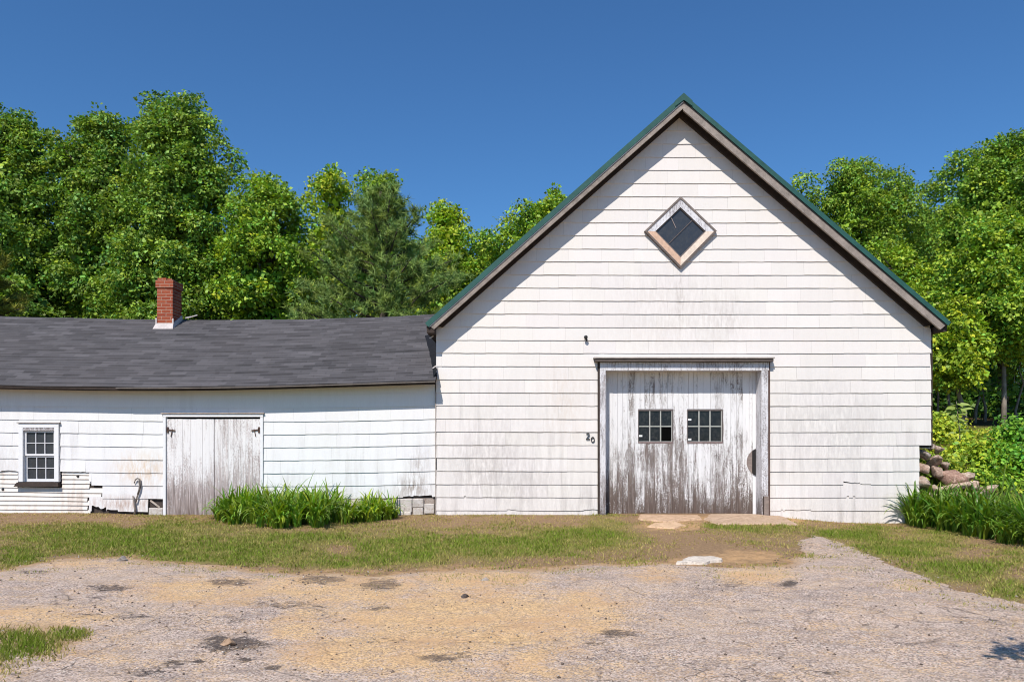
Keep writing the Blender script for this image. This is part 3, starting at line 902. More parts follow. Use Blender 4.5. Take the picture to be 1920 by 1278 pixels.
# ------------------------------------------------------------------ shed wing
SX0, SX1 = -13.0, -1.44
SY = .05
eave_fit = np.polyfit([-13, -11, -9.39, -7.32, -4.7, -3.0, -1.42], [2.45, 2.44, 2.422, 2.375, 2.405, 2.448, 2.50], 4)
ridge_fit = np.polyfit([-14, -11.66, -7.65, -4.86, -3.16, -1.5], [4.23, 4.175, 4.10, 4.10, 4.16, 4.235], 3)
sag_fit = np.polyfit([-13, -9.6, -6.58, -3.1, -1.45], [.02, .004, -.032, -.024, .009], 3)
RY = 3.0; EY = -.33


def eave_z(x): return float(np.polyval(eave_fit, x))
def ridge_z(x): return float(np.polyval(ridge_fit, x))
def sag(x): return float(np.polyval(sag_fit, x))


shed = thing('shed', 'low white shed wing with a sagging grey shingle roof beside the barn', 'shed', (-6.5, SY, 0))
mb = MB()
SHED_DOOR = (-6.56, -4.665, -1, 1.895)
SHED_WIN = (-9.27, -8.49, .58, 1.73)
for j in range(-1, 9):
    zb0 = .304 + .2435 * j
    fb = (lambda x, z=zb0: z + sag(x) + .024)
    ft = (lambda x, z=zb0: z + .2435 + sag(x) + .054)
    xl, xr = SX0, SX1
    rows = [(SX0, SX1)]
    if j == 1: rows = [(-7.95, SX1)]
    if j == 0: rows = [(-7.70, SX1)]
    if j == -1: rows = [(-7.95, -6.84)]
    for (xa, xb) in rows:
        ch = {1: [(-7.96, -7.90, .08)], 0: [(-2.05, -1.5, .03), (-2.6, -2.45, .02)], -1: [(-7.9, -7.62, .10), (-7.62, -7.4, .03)], 2: [(-8.5, -8.0, .012), (-9.6, -9.3, .015)]}.get(j, ())
        strip_course(mb, xa, xb, fb, ft, SY - .004, 400 + j, [SHED_DOOR, SHED_WIN], ch, tintrange=.03, amp=.003)
mb.build('front_wall', [M['shed']], shed)
# sheathing, clapboards where shingles fell off, frieze, foundation
mb = MB()
yb = SY + .030
for (xa, xb, za, zb) in ((SX0, -9.25, -.3, 2.5), (-9.25, -8.51, -.3, .60), (-9.25, -8.51, 1.72, 2.5), (-8.51, -6.55, -.3, 2.5), (-6.55, -4.67, 1.89, 2.5), (-4.67, SX1, -.3, 2.5)):
    mb.poly([(xa, yb, za), (xb, yb, za), (xb, yb, zb), (xa, yb, zb)])
mb.poly([(SX0, 5.9, -.3), (SX1, 5.9, -.3), (SX1, 5.9, 2.3), (SX0, 5.9, 2.3)])
mb.poly([(SX0, yb, -.3), (SX0, 5.9, -.3), (SX0, 5.9, 2.3), (SX0, RY, 4.1), (SX0, yb, 2.4)])
mb.build('sheathing', [M['backing']], shed)
mb = MB(); r = random.Random(8)
rowz = -.06
for i in range(11):
    zb = rowz + i * .082; xe2 = (-7.95 if zb < .27 else (-7.70 if zb < .50 else -7.92)) + r.uniform(-.05, .02)
    for (xa, xb) in ([(SX0, xe2)] if zb + .08 < .56 else ([(SX0, -9.30), (-8.47, xe2)])):
        n = 24; xsn = np.linspace(xa, xb, n); pv = None
        for cx in xsn:
            zz = zb + .006 * math.sin(cx * 1.7 + i) + sag(cx)
            cu = [(cx, SY - .004, zz), (cx, SY + .022, zz + .088), (cx, SY + .022, zz + .001)]
            if pv: mb.poly([pv[0], cu[0], cu[1], pv[1]]); mb.poly([pv[2], cu[2], cu[0], pv[0]])
            pv = cu
    if i in (6, 9): mb.tube([(-8.17 if i == 9 else -9.58, SY - .012, zb + .045), (-8.17 if i == 9 else -9.58, SY + .01, zb + .045)], .022, 10, 1)
mb.build('clapboards', [M['clap'], M['black']], shed)
mb = MB(); n = 60; pv = None
for cx in np.linspace(SX0, SX1 - .002, n):
    zt = eave_z(cx) + .08; zb = 2.06 + sag(cx)
    cu = [(cx, SY - .024, zb), (cx, SY - .024, zt), (cx, SY + .01, zb)]
    if pv: mb.poly([pv[0], cu[0], cu[1], pv[1]]); mb.poly([pv[2], cu[2], cu[0], pv[0]])
    pv = cu
mb.build('frieze_board', [M['shed']], shed)
mb = MB(); r = random.Random(3)
for (xa, xb, za, zb) in ((-2.25, -1.88, .07, .30), (-1.87, -1.66, .16, .30), (-1.65, -1.46, .04, .20), (-1.86, -1.67, .0, .145), (-2.6, -2.27, .02, .28), (-3.1, -2.62, .0, .29), (-3.7, -3.12, .0, .28), (-4.3, -3.72, .0, .28), (-4.66, -4.32, .0, .28), (-2.24, -1.9, -.1, .055), (-6.82, -6.56, -.05, .12)):
    mb = MB(); mb.box(xa, xb, SY - .02 - r.random() * .03, SY + .2, za - .02, zb + r.uniform(-.01, .01), 0, (r.uniform(.8, 1),) * 3, .012)
    mb.build('foundation_stone', [M['foundation']], shed)
mb = MB(); mb.box(-4.66, -1.46, SY + .012, SY + .028, -.1, .31, 0, (.55, .5, .47)); mb.build('foundation', [M['foundation']], shed)
mb = MB(); mb.beam((-6.80, SY - .005, .27), (-6.62, SY - .02, .14), .03, .02, 0, (.7, .65, .6)); mb.build('loose_lath', [M['foundation']], shed)
# narrow dark joint board at the barn corner
mb = MB(); mb.box(SX1 + .004, SX1 + .018, -.03, SY + .02, -.05, 2.3); mb.build('joint_board', [M['greywood']], shed)

# roof: overlapping shingle courses that follow the sag
rowsN = 30
xsn = np.linspace(SX0, -1.40, 90)
V = []; F = []; UV = []; tint = []
for side in (0, 1):
    for rI in range(rowsN):
        t0, t1 = rI / rowsN, min(1.0, (rI + 1.12) / rowsN)
        base = len(V)
        for cx in xsn:
            for t, lift in ((t0, .010), (t1, .001), (t0, -.004)):
                zz = eave_z(cx) * (1 - t) + ridge_z(cx) * t
                y = EY + (RY - EY) * t if side == 0 else 2 * RY - (EY + (RY - EY) * t)
                L = t * math.hypot(RY - EY, ridge_z(cx) - eave_z(cx))
                V.append((cx, y - (.006 if (side == 0 and lift == .010) else 0), zz + lift + .004 * math.sin(cx * 3.1 + rI * 2.2))); UV.append((cx, L + .06, 0))
        for c in range(len(xsn) - 1):
            a = base + c * 3; b = base + (c + 1) * 3
            F.append((a, b, b + 1, a + 1) if side == 0 else (b, a, a + 1, b + 1)); F.append((a + 2, b + 2, b, a) if side == 0 else (b + 2, a + 2, a, b))
sroof = np_mesh('roof', np.array(V), np.array(F), M['roofshingle'], shed)
at = sroof.data.attributes.new('uvq', 'FLOAT_VECTOR', 'POINT'); at.data.foreach_set('vector', np.array(UV, np.float32).ravel())
# roof deck with drip edge and soffit
mb = MB(); pv = None
for cx in np.linspace(SX0, -1.40, 60):
    ze, zr = eave_z(cx) - .016, ridge_z(cx) - .016
    cu = [(cx, EY + .02, ze - .008), (cx, RY, zr), (cx, RY, zr - .05), (cx, EY + .03, ze - .055), (cx, SY + .02, ze - .055 + (zr - ze) * .1)]
    if pv:
        mb.poly([pv[0], cu[0], cu[1], pv[1]], 1); mb.poly([pv[3], cu[3], cu[0], pv[0]], 1); mb.poly([pv[2], cu[2], cu[3], pv[3]], 0)
    pv = cu
mb.poly([(-1.40, EY + .02, eave_z(-1.4) - .02), (-1.40, RY, ridge_z(-1.4) - .02), (-1.40, RY, ridge_z(-1.4) - .08), (-1.40, EY + .02, eave_z(-1.4) - .08)], 1)
mb.build('roof_deck', [M['soffit'], M['darkwood']], shed)
mb = MB(); pv = None
for cx in np.linspace(-7.25, -1.405, 40):
    ze = eave_z(cx) - .012
    cu = [(cx, EY - .012, ze), (cx, EY - .012, ze - .022), (cx, EY + .018, ze - .004)]
    if pv: mb.poly([pv[1], cu[1], cu[0], pv[0]]); mb.poly([pv[0], cu[0], cu[2], pv[2]])
    pv = cu
mb.build('drip_edge', [M['soffit']], shed)
mb = MB(); pv = None
for cx in np.linspace(SX0, -7.26, 30):
    ze = eave_z(cx) - .012 - .012 * math.sin((cx + 7.26) * 1.2)
    cu = [(cx, EY + .008, ze), (cx, EY + .012, ze - .045)]
    if pv: mb.poly([pv[1], cu[1], cu[0], pv[0]])
    pv = cu
mb.build('eave_board', [M['darkwood']], shed)
# torn flashing where the roof meets the barn: tarred strip and curled white bits
mb = MB()
def roofpt(x, t, lift): return (x, EY + (RY - EY) * t, eave_z(x) * (1 - t) + ridge_z(x) * t + lift)
tl = np.linspace(.03, .62, 12)
for i in range(11):
    wa = .02 + .40 * (tl[i] / .62) ** 1.2 + random.uniform(-.01, .01); wb = .02 + .40 * (tl[i + 1] / .62) ** 1.2
    mb.poly([roofpt(-1.42 - wa, tl[i], .022), roofpt(-1.40, tl[i], .10), roofpt(-1.40, tl[i + 1], .10), roofpt(-1.42 - wb, tl[i + 1], .022)])
mb.build('roof_flashing', [M['tar']], sroof)
for (px_, py_) in ((811, 690), (813, 698), (806, 634)):
    mb = MB(); q0 = np.array(P(px_, py_, .05)); mb.beam(q0, q0 + np.array((.07, -.01, .045 if py_ != 698 else -.0)), .022, .01)
    mb.build('curled_flashing', [M['flash']], sroof)

# chimney
cy0, cy1, cx0, cx1 = 2.50, 2.95, -7.845, -7.50
chim = bpy.data.objects.new('chimney', None); COL.objects.link(chim); chim.parent = sroof; chim.location = (-7.68 + 6.5, 2.73 - SY, 3.9)


def brick_box(V, F, UV, x0, x1, y0, y1, z0, z1):
    fs = [((x0, y0), (x1, y0)), ((x1, y0), (x1, y1)), ((x1, y1), (x0, y1)), ((x0, y1), (x0, y0))]
    u = 0
    for (a, b) in fs:
        L = math.hypot(b[0] - a[0], b[1] - a[1]); i = len(V)
        V += [(a[0], a[1], z0), (b[0], b[1], z0), (b[0], b[1], z1), (a[0], a[1], z1)]; UV += [(u, z0, 0), (u + L, z0, 0), (u + L, z1, 0), (u, z1, 0)]
        F.append((i, i + 1, i + 2, i + 3)); u += L + .1025
    i = len(V); V += [(x0, y0, z1), (x1, y0, z1), (x1, y1, z1), (x0, y1, z1)]; UV += [(x0, y0, 0), (x1, y0, 0), (x1, y1, 0), (x0, y1, 0)]; F.append((i, i + 1, i + 2, i + 3))
    i = len(V); V += [(x0, y0, z0), (x0, y1, z0), (x1, y1, z0), (x1, y0, z0)]; UV += [(x0, y0, 0)] * 4; F.append((i, i + 1, i + 2, i + 3))


def brick_obj(name, boxes, parent):
    V, F, UV = [], [], []
    for b in boxes: brick_box(V, F, UV, *b)
    o = np_mesh(name, np.array(V), np.array(F), M['brick'], parent)
    at = o.data.attributes.new('uvq', 'FLOAT_VECTOR', 'POINT'); at.data.foreach_set('vector', np.array(UV, np.float32).ravel())
    return o


chim_loc = np.array((-7.68, 2.73, 3.9))
zt_ = 4.90
stack = brick_obj('brick_stack', [(cx0, cx1, cy0, cy1, 3.5, zt_ - .17), (cx0 - .022, cx1 + .022, cy0 - .022, cy1 + .022, zt_ - .168, zt_ - .002), (cx0 + .01, cx0 + .20, cy0 + .01, cy1 - .2, zt_, zt_ + .05), (cx0 + .22, cx1 - .03, cy0 + .02, cy1 - .3, zt_, zt_ + .035)], chim)
mb = MB()
zb_ = eave_z(-7.7) + (ridge_z(-7.7) - eave_z(-7.7)) * ((cy0 - EY) / (RY - EY))
mb.hexa([(cx0 - .06, cy0 - .08, zb_ - .03), (cx1 + .04, cy0 - .08, zb_ - .03), (cx1 + .03, cy1, zb_ + .20), (cx0 - .03, cy1, zb_ + .20)],
        [(cx0 - .02, cy0 - .015, zb_ + .10), (cx1 + .02, cy0 - .015, zb_ + .10), (cx1 + .015, cy1, zb_ + .34), (cx0 - .015, cy1, zb_ + .34)])
mb.beam((cx1 + .14, cy1 - .12, zb_ + .27), (cx1 + .22, cy1 - .02, zb_ + .31), .03, .02); mb.beam((cx1 + .22, cy1 - .02, zb_ + .31), (cx1 + .34, cy1 + .04, zb_ + .36), .02, .02)
mb.beam((cx0 - .012, cy0 - .01, zb_ + .09), (cx0 - .012, cy0 - .01, zb_ + .22), .03, .02); mb.beam((cx1 + .012, cy0 - .01, zb_ + .09), (cx1 + .012, cy0 - .01, zb_ + .21), .03, .02)
mb.build('chimney_flashing', [M['flash']], chim)

# shed double door
sd = bpy.data.objects.new('double_door', None); COL.objects.link(sd); sd.parent = shed; sd.location = (0.9, 0, 0)
mb = MB(); dx0, dx1, dzt = -6.55, -4.67, 1.895
mb.box(dx0, dx0 + .055, SY - .045, SY + .06, -.05, dzt - .062, 0, (1, 1, 1), .006); mb.box(dx1 - .055, dx1, SY - .045, SY + .06, -.05, dzt - .062, 0, (1, 1, 1), .006)
mb.box(dx0, dx1, SY - .045, SY + .06, dzt - .06, dzt, 0, (1, 1, 1), .006)
mb.box(dx0 - .03, dx1 + .02, SY - .065, SY + .0, dzt + .002, dzt + .022, 1, (1.2, 1.15, 1.1))
mb.build('door_frame', [M['whitetrim'], M['greywood']], sd)
r = random.Random(12)
for (xa, xb) in ((dx0 + .058, -5.605), (-5.595, dx1 - .058)):
    mb = MB(); x = xa
    while x < xb - .01:
        b = min(xb, x + r.choice([.09, .11, .125, .15])); dy = r.uniform(0, .006)
        mb.box(x + .0015, b - .0015, SY - .012 + dy, SY + .03, -.04 + r.uniform(0, .03), dzt - .066 - .03, 0, (1, 1, r.random()))
        x = b
    lf = mb.build('door_leaf', [M['shedpaint']], sd)
mb = MB(); mb.box(dx0 + .058, dx1 - .058, SY + .034, SY + .05, -.05, dzt - .06); mb.build('dark_interior_sheet', [M['hollow']], sd)  # black sheet standing for shed darkness behind the leaves
for sgn, hx in ((1, -6.47), (-1, -4.755)):
    mb = MB(); hz = 1.60
    mb.beam((hx, SY - .022, hz + .05), (hx, SY - .022, hz - .06), .03, .016); mb.beam((hx, SY - .024, hz), (hx + sgn * .14, SY - .024, hz - .02), .024, .012)
    mb.beam((hx + sgn * .09, SY - .024, hz + .01), (hx + sgn * .06, SY - .024, hz - .13), .012, .01)
    mb.build('hinge', [M['rust']], sd)

# shed window
sw = bpy.data.objects.new('window', None); COL.objects.link(sw); sw.parent = shed; sw.location = (-8.88 + 6.5, 0, 1.15)
wx0, wx1, wz0, wz1 = -9.255, -8.50, .62, 1.72
mb = MB(); cwid = .085
mb.box(wx0, wx0 + cwid, SY - .055, SY + .08, wz0, wz1 - cwid, 0, (1, 1, 1), .005); mb.box(wx1 - cwid, wx1, SY - .055, SY + .08, wz0, wz1 - cwid, 0, (1, 1, 1), .005)
mb.box(wx0, wx1, SY - .055, SY + .08, wz1 - cwid + .001, wz1, 0, (1, 1, 1), .005); mb.box(wx0 - .02, wx1 + .02, SY - .075, SY + .01, wz1 + .002, wz1 + .018, 1)
mb.box(wx0 + cwid, wx1 - cwid, SY - .046, SY + .06, wz1 - cwid - .05, wz1 - cwid - .001, 2)
mb.build('window_frame', [M['whitetrim'], M['greywood'], M['trimpaint']], sw)
mb = MB(); mb.hexa([(wx0 - .07, SY - .09, wz0 - .085), (wx1 + .01, SY - .09, wz0 - .085), (wx1 + .01, SY + .02, wz0 - .085), (wx0 - .05, SY + .02, wz0 - .085)],
                   [(wx0 - .02, SY - .075, wz0 - .01), (wx1 + .0, SY - .075, wz0 - .01), (wx1 + .0, SY + .02, wz0 - .002), (wx0 - .0, SY + .02, wz0 - .002)])
mb.build('sill', [M['darkwood']], sw)
gx0, gx1 = wx0 + cwid + .002, wx1 - cwid - .002
gz0, gz1 = wz0 + .002, wz1 - cwid - .052
zm = .5 * (gz0 + gz1) + .01
for (za, zb, yy, bot) in ((zm, gz1, SY - .005, .03), (gz0, zm - .002, SY + .022, .05)):
    mb = MB(); s_ = .034
    mb.box(gx0, gx0 + s_, yy, yy + .03, za, zb, 0); mb.box(gx1 - s_, gx1, yy, yy + .03, za, zb, 0); mb.box(gx0 + s_, gx1 - s_, yy, yy + .03, zb - s_, zb, 0); mb.box(gx0 + s_, gx1 - s_, yy, yy + .03, za, za + bot, 0)
    w3 = (gx1 - gx0 - 2 * s_) / 3
    for i in (1, 2): mb.box(gx0 + s_ + w3 * i - .008, gx0 + s_ + w3 * i + .008, yy + .006, yy + .024, za + bot, zb - s_, 0, (.75, .75, .77))
    hm = (za + bot + zb - s_) / 2; mb.box(gx0 + s_, gx1 - s_, yy + .007, yy + .023, hm - .008, hm + .008, 0, (.75, .75, .77))
    mb.poly([(gx0 + .01, yy + .026, za + .01), (gx1 - .01, yy + .026, za + .01), (gx1 - .01, yy + .026, zb - .01), (gx0 + .01, yy + .026, zb - .01)], 1)
    mb.build('sash', [M['whitetrim'], M['glasslow']], sw)

# loop of cable coming out of the shed wall
t = thing('cable', 'thin grey cable looping out of the white wall left of the shed door', 'cable', (-7.0, SY - .05, 0))
mb = MB()
pp = [(-7.08, .60), (-7.06, .66), (-7.02, .69), (-6.98, .67), (-6.965, .60), (-6.97, .52), (-7.0, .42), (-7.03, .33), (-7.05, .24)]
mb.tube([(a, SY - .05 - .01 * math.sin(i), b) for i, (a, b) in enumerate(pp)], .014, 6)
mb.tube([(a - .012, SY - .065, b - .03) for (a, b) in pp[3:7]], .013, 6)
mb.build('cable_loop', [M['pipe']], t, True)
mb = MB(); mb.tube([(-7.07, SY - .055, -.03), (-7.06, SY - .06, .12), (-7.085, SY - .05, .26), (-7.11, SY - .05, .36)], [.02, .02, .016, .012], 8); mb.build('standpipe', [M['pipe']], t, True)


# ------------------------------------------------------------------ stones
def ico(sub=2):
    import bmesh
    bm = bmesh.new(); bmesh.ops.create_icosphere(bm, subdivisions=sub, radius=1.0)
    v = np.array([q.co[:] for q in bm.verts]); f = np.array([[q.index for q in fc.verts] for fc in bm.faces]); bm.free()
    return v, f


ICO = ico(3)


def stone(name, c, r, seed, mat, parent=None, tint=(1, 1, 1), rot=0.0, sharp=.35):
    v, f = ICO; g = rng_of(seed)
    v = v.copy(); s = np.ones(len(v))
    for i in range(10):   # chop flat facets
        d = g.normal(size=3); d /= np.linalg.norm(d); k = g.uniform(.30, .72)
        proj = v @ d; over = np.maximum(proj - k, 0); v = v - over[:, None] * d * (1 - sharp * .3)
    n = fbm(v[:, 0] * 2.3 + seed, v[:, 1] * 2.3 + v[:, 2] * 1.9, 4)
    n2 = fbm(v[:, 0] * 7 + seed, v[:, 1] * 7 + v[:, 2] * 6, 3)
    v = v * (1.18 + .40 * (n - .5) + .14 * (n2 - .5))[:, None] * np.array(r)
    a = rot; R = np.array([[math.cos(a), 0, -math.sin(a)], [0, 1, 0], [math.sin(a), 0, math.cos(a)]])
    v = v @ R.T + np.array(c)
    return np_mesh(name, v, f, mat, parent, tint=np.tile(np.array(tint, np.float32), (len(v), 1)), smooth=False)


sw_ = thing('stone_wall', 'rough reddish fieldstone retaining wall at the right corner of the barn', 'stone wall', (8.0, .2, .4))
for i, (px_, py_, Y, rx, ry, rz, rot, tn) in enumerate([
        (1731, 852, .20, .10, .16, .11, .2, (.8, .8, .85)), (1752, 862, .25, .13, .18, .12, -.3, (1.0, .9, .85)), (1731, 878, .15, .12, .18, .13, .1, (.95, .85, .8)), (1757, 884, .20, .14, .18, .12, .4, (.9, .8, .75)),
        (1733, 904, .05, .12, .18, .12, .1, (.95, .9, .85)), (1752, 914, .0, .15, .18, .10, -.2, (1.15, 1.1, 1.0)), (1779, 893, .10, .29, .24, .16, -.25, (.85, .66, .60)), (1788, 913, .0, .30, .22, .09, .15, (1.25, 1.15, 1.05)),
        (1822, 909, .05, .24, .2, .08, -.1, (1.2, 1.1, 1.0)), (1850, 916, .0, .24, .2, .08, .1, (1.15, 1.1, 1.0)), (1762, 842, .35, .10, .14, .09, .3, (1, .95, .9)), (1773, 872, .25, .11, .14, .09, -.2, (.9, .85, .8)), (1808, 893, .12, .16, .16, .10, .2, (1.05, 1, .95)), (1742, 838, .40, .09, .12, .08, .0, (.9, .9, .9)), (1745, 930, -.05, .20, .2, .12, 0, (.9, .85, .8)), (1790, 932, -.05, .28, .2, .12, 0, (.9, .85, .8)), (1840, 934, -.05, .3, .2, .12, 0, (.9, .85, .8))]):
    stone('stone', P(px_, py_, Y), (rx, ry, rz), 30 + i, M['rock'], sw_, tn, rot)
for i, (px_, py_, rx, lab) in enumerate([(1893, 807, .30, 'longer pale rock on the grassy slope at the edge of the woods'), (1915, 805, .22, 'small pale rock at the right end of the pair on the slope')]):
    c = G(px_, py_ + 6); o = stone('rock', (c[0], c[1], c[2] + .06), (rx, .25, .16), 60 + i, M['paleRock'], None, (1, .97, .93)); tag(o, lab, 'rock', 'pale rocks on the slope')
for i, (px_, py_, rx, rz, lab) in enumerate([(872, 1127, .055, .035, 'dark asphalt lump lying alone on the sandy driveway'), (910, 1094, .06, .03, 'grey pebble on the sand near the grass edge'), (229, 1054, .075, .04, 'grey stone half buried at the left lawn edge'),
                                         (430, 1216, .075, .03, 'tan chunk of broken asphalt in the cracked patch of driveway')]):
    c = G(px_, py_); o = stone('rock', (c[0], c[1], c[2] + rz * .5 + .03), (rx, rx * .8, rz), 70 + i, M['rock'] if i in (0,) else M['slab'] if i == 3 else M['paleRock'], None, (.35, .35, .36) if i == 0 else (.8, .75, .7) if i != 2 else (.5, .48, .47)); tag(o, lab, 'rock', 'loose lumps on the driveway')


def flat_slab(name, pxpoly, th, mat, label, seed, tint=(1, 1, 1)):
    pts = [G(a, b) for a, b in pxpoly]
    mb = MB(); g = random.Random(seed)
    # densify outline
    out = []
    for i in range(len(pts)):
        a, b = np.array(pts[i]), np.array(pts[(i + 1) % len(pts)])
        for k in range(5):
            q = a + (b - a) * k / 5; out.append((q[0] + g.uniform(-.025, .025), q[1] + g.uniform(-.03, .03), float(hgt(q[0], q[1]))))
    c = np.mean(np.array(out), 0)
    n = len(out)
    top = [(q[0] * .97 + c[0] * .03, q[1] * .97 + c[1] * .03, q[2] + th) for q in out]
    mb.mesh(out + top + [(c[0], c[1], c[2] + th + .006)], [(i, (i + 1) % n, n + (i + 1) % n, n + i) for i in range(n)] + [(n + i, n + (i + 1) % n, 2 * n) for i in range(n)], 0, tint)
    o = mb.build(name, [mat], None)
    return tag(o, label, 'stone slab', 'slabs before the barn door')


flat_slab('stone_slab', [(1345, 984), (1495, 985), (1470, 970), (1420, 966), (1330, 966), (1320, 974)], .03, M['slab'], 'wide tan slab before the right half of the barn door', 1)
flat_slab('stone_slab', [(1195, 974), (1250, 979), (1318, 974), (1310, 967), (1200, 966)], .025, M['slab'], 'broken tan slab before the left half of the barn door', 2, (1.1, 1.05, 1))
flat_slab('stone_slab', [(1215, 988), (1262, 991), (1285, 986), (1268, 980), (1226, 981)], .02, M['slab'], 'small pale slab out in the grass before the barn door', 3, (1.25, 1.2, 1.1))
flat_slab('stone_slab', [(1268, 1058), (1320, 1058), (1357, 1052), (1340, 1046), (1290, 1047)], .03, M['paleRock'], 'white flat stone flush at the top of the driveway', 4, (1.25, 1.22, 1.15))


# loose grit and asphalt crumbs lying on the driveway
def grit():
    g = rng_of(404); N = 26000
    x = g.uniform(-7, 5.5, N); y = g.uniform(-9.6, -3.2, N); sd = drive_sd(x, y)
    z = hgt(x, y) + .004 + .035 * sstep(0, .5, sd); px, py = to_px(x, y, z)
    d = .10 + .55 * blobs_px(px, py, DARK) + .30 * sstep(.6, .0, sd) + .35 * sstep(.55, .68, fbm(x * 2.2, y * 2.2, 4))
    k = (g.random(N) < d) & (sd > -.25); x, y, z = x[k], y[k], z[k]; n = len(x)
    r = .0035 + .011 * g.random(n) ** 4
    o = np.array([(1, 0, 0), (0, 1, 0), (-1, 0, 0), (0, -1, 0), (0, 0, 1), (0, 0, -1)], float)
    f = np.array([(0, 1, 4), (1, 2, 4), (2, 3, 4), (3, 0, 4), (1, 0, 5), (2, 1, 5), (3, 2, 5), (0, 3, 5)])
    V = o[None] * r[:, None, None] * g.uniform(.6, 1.3, (n, 6, 1)); a = g.uniform(0, 6.28, n)
    X = V[..., 0] * np.cos(a)[:, None] - V[..., 1] * np.sin(a)[:, None]; Y = V[..., 0] * np.sin(a)[:, None] + V[..., 1] * np.cos(a)[:, None]
    W = np.stack([X + x[:, None], Y + y[:, None], V[..., 2] * .7 + z[:, None] + r[:, None] * .3], -1).reshape(-1, 3)
    F = (f[None] + (np.arange(n) * 6)[:, None, None]).reshape(-1, 3)
    c = np.where(g.random((n, 1)) < .45, np.array((.30, .25, .22)), np.array((1.0, .95, .9))) * g.uniform(.6, 1.1, (n, 1))
    tag(np_mesh('gravel', W, F, M['paleRock'], tint=np.repeat(c, 6, 0)), 'loose grit and asphalt crumbs scattered over the driveway', 'gravel', kind='stuff')


grit()


# ------------------------------------------------------------------ vegetation
def unit(v): return v / np.maximum(np.linalg.norm(v, axis=-1, keepdims=True), 1e-9)


def leaves_mesh(g, blobs, dens, L, W, col, sprig=.30, per=14, up=.55, var=.35, yel=.25, flat=.5, zsq=1.0):
    """leaf sprays over the skin of many lumps -> quads; returns V, F, tint"""
    pos = []; nrm = []; sc = []
    for (c, r) in blobs:
        c = np.array(c); r = np.array(r, float)
        area = 4 * PI * (np.mean(r) ** 2)
        ns = max(3, int(area * dens / per))
        d = unit(g.normal(size=(ns, 3)) + np.array((0, -.15, .25)))
        u = g.uniform(.30, 1.06, (ns, 1)) ** .6
        p = c + d * r * u
        n = unit(d * (1 - up) + np.array((0, 0, up)) + g.normal(size=(ns, 3)) * .33)
        pos.append(p); nrm.append(n)
    p = np.concatenate(pos); n = np.concatenate(nrm); ns = len(p)
    h = np.where(np.abs(n[:, 2:3]) < .9, np.array((0, 0, 1.0)), np.array((1.0, 0, 0)))
    t1 = unit(np.cross(n, h)); t2 = np.cross(n, t1)
    ang = g.uniform(0, 2 * PI, (ns, per)); rad = sprig * np.sqrt(g.uniform(.02, 1, (ns, per))) * g.uniform(.7, 1.3, (ns, 1))
    dirr = t1[:, None] * np.cos(ang)[..., None] + t2[:, None] * np.sin(ang)[..., None]
    q = p[:, None] + dirr * rad[..., None] - np.array((0, 0, 1.)) * (rad ** 2)[..., None] * .8 + n[:, None] * g.normal(0, .05, (ns, per))[..., None]
    ln = unit(n[:, None] + g.normal(size=(ns, per, 3)) * flat)
    ld = unit(dirr + g.normal(size=(ns, per, 3)) * .5 - np.array((0, 0, .35)))
    ld = unit(ld - ln * (ld * ln).sum(-1, keepdims=True))
    side = np.cross(ln, ld)
    s = g.uniform(.5, 1.4, (ns, per, 1))
    a = q; b = q + ld * L * .45 * s + side * W * .5 * s - ln * .02; c2 = q + ld * L * s - ln * L * .18; d2 = q + ld * L * .45 * s - side * W * .5 * s - ln * .02
    V = np.stack([a, b, c2, d2], 2).reshape(-1, 3)
    m = ns * per
    F = np.arange(m * 4).reshape(m, 4)
    br = (1 + g.normal(0, var, (ns, 1)) * .75) * (1 + g.normal(0, .2, (ns, per))); br = np.clip(br * 1.45, .35, 2.4)
    ye = np.clip(g.normal(0, yel, (ns, 1)) + g.normal(0, yel * .4, (ns, per)), -.5, .7)
    base = np.array(col)
    c3 = np.stack([base[0] * br * (1.06 + ye * .9), base[1] * br * (1 + ye * .25), base[2] * br * (1 - ye * .5)], -1)
    tint = np.repeat(c3.reshape(-1, 3), 4, 0)
    return V, F, np.clip(tint, .002, .62)


def trunk_mb(base, top, r0, g, limbs=(), lean=.0, n=9):
    mb = MB(); base = np.array(base, float); top = np.array(top, float)
    pts = []; rad = []
    k = 7
    for i in range(k):
        t = i / (k - 1); q = base + (top - base) * t + np.array((g.normal(0, .06), g.normal(0, .06), 0)) * (1 if 0 < i else 0) * (1 + r0)
        pts.append(q); rad.append(r0 * (1.25 if i == 0 else 1 - .8 * t))
    pts[0] = base - np.array((0, 0, .3))
    mb.tube(pts, rad, n)
    for (q, rr) in limbs:
        q = np.array(q, float)
        t = np.clip((q[2] - base[2]) / max(top[2] - base[2], .1) - g.uniform(.06, .18), .38, .94)
        st = base + (top - base) * t
        mid = st * .5 + q * .5 + np.array((g.normal(0, .12), g.normal(0, .12), -.10 + g.normal(0, .1)))
        mb.tube([st, mid, q], [rr, rr * .6, rr * .22], 6)
    return mb


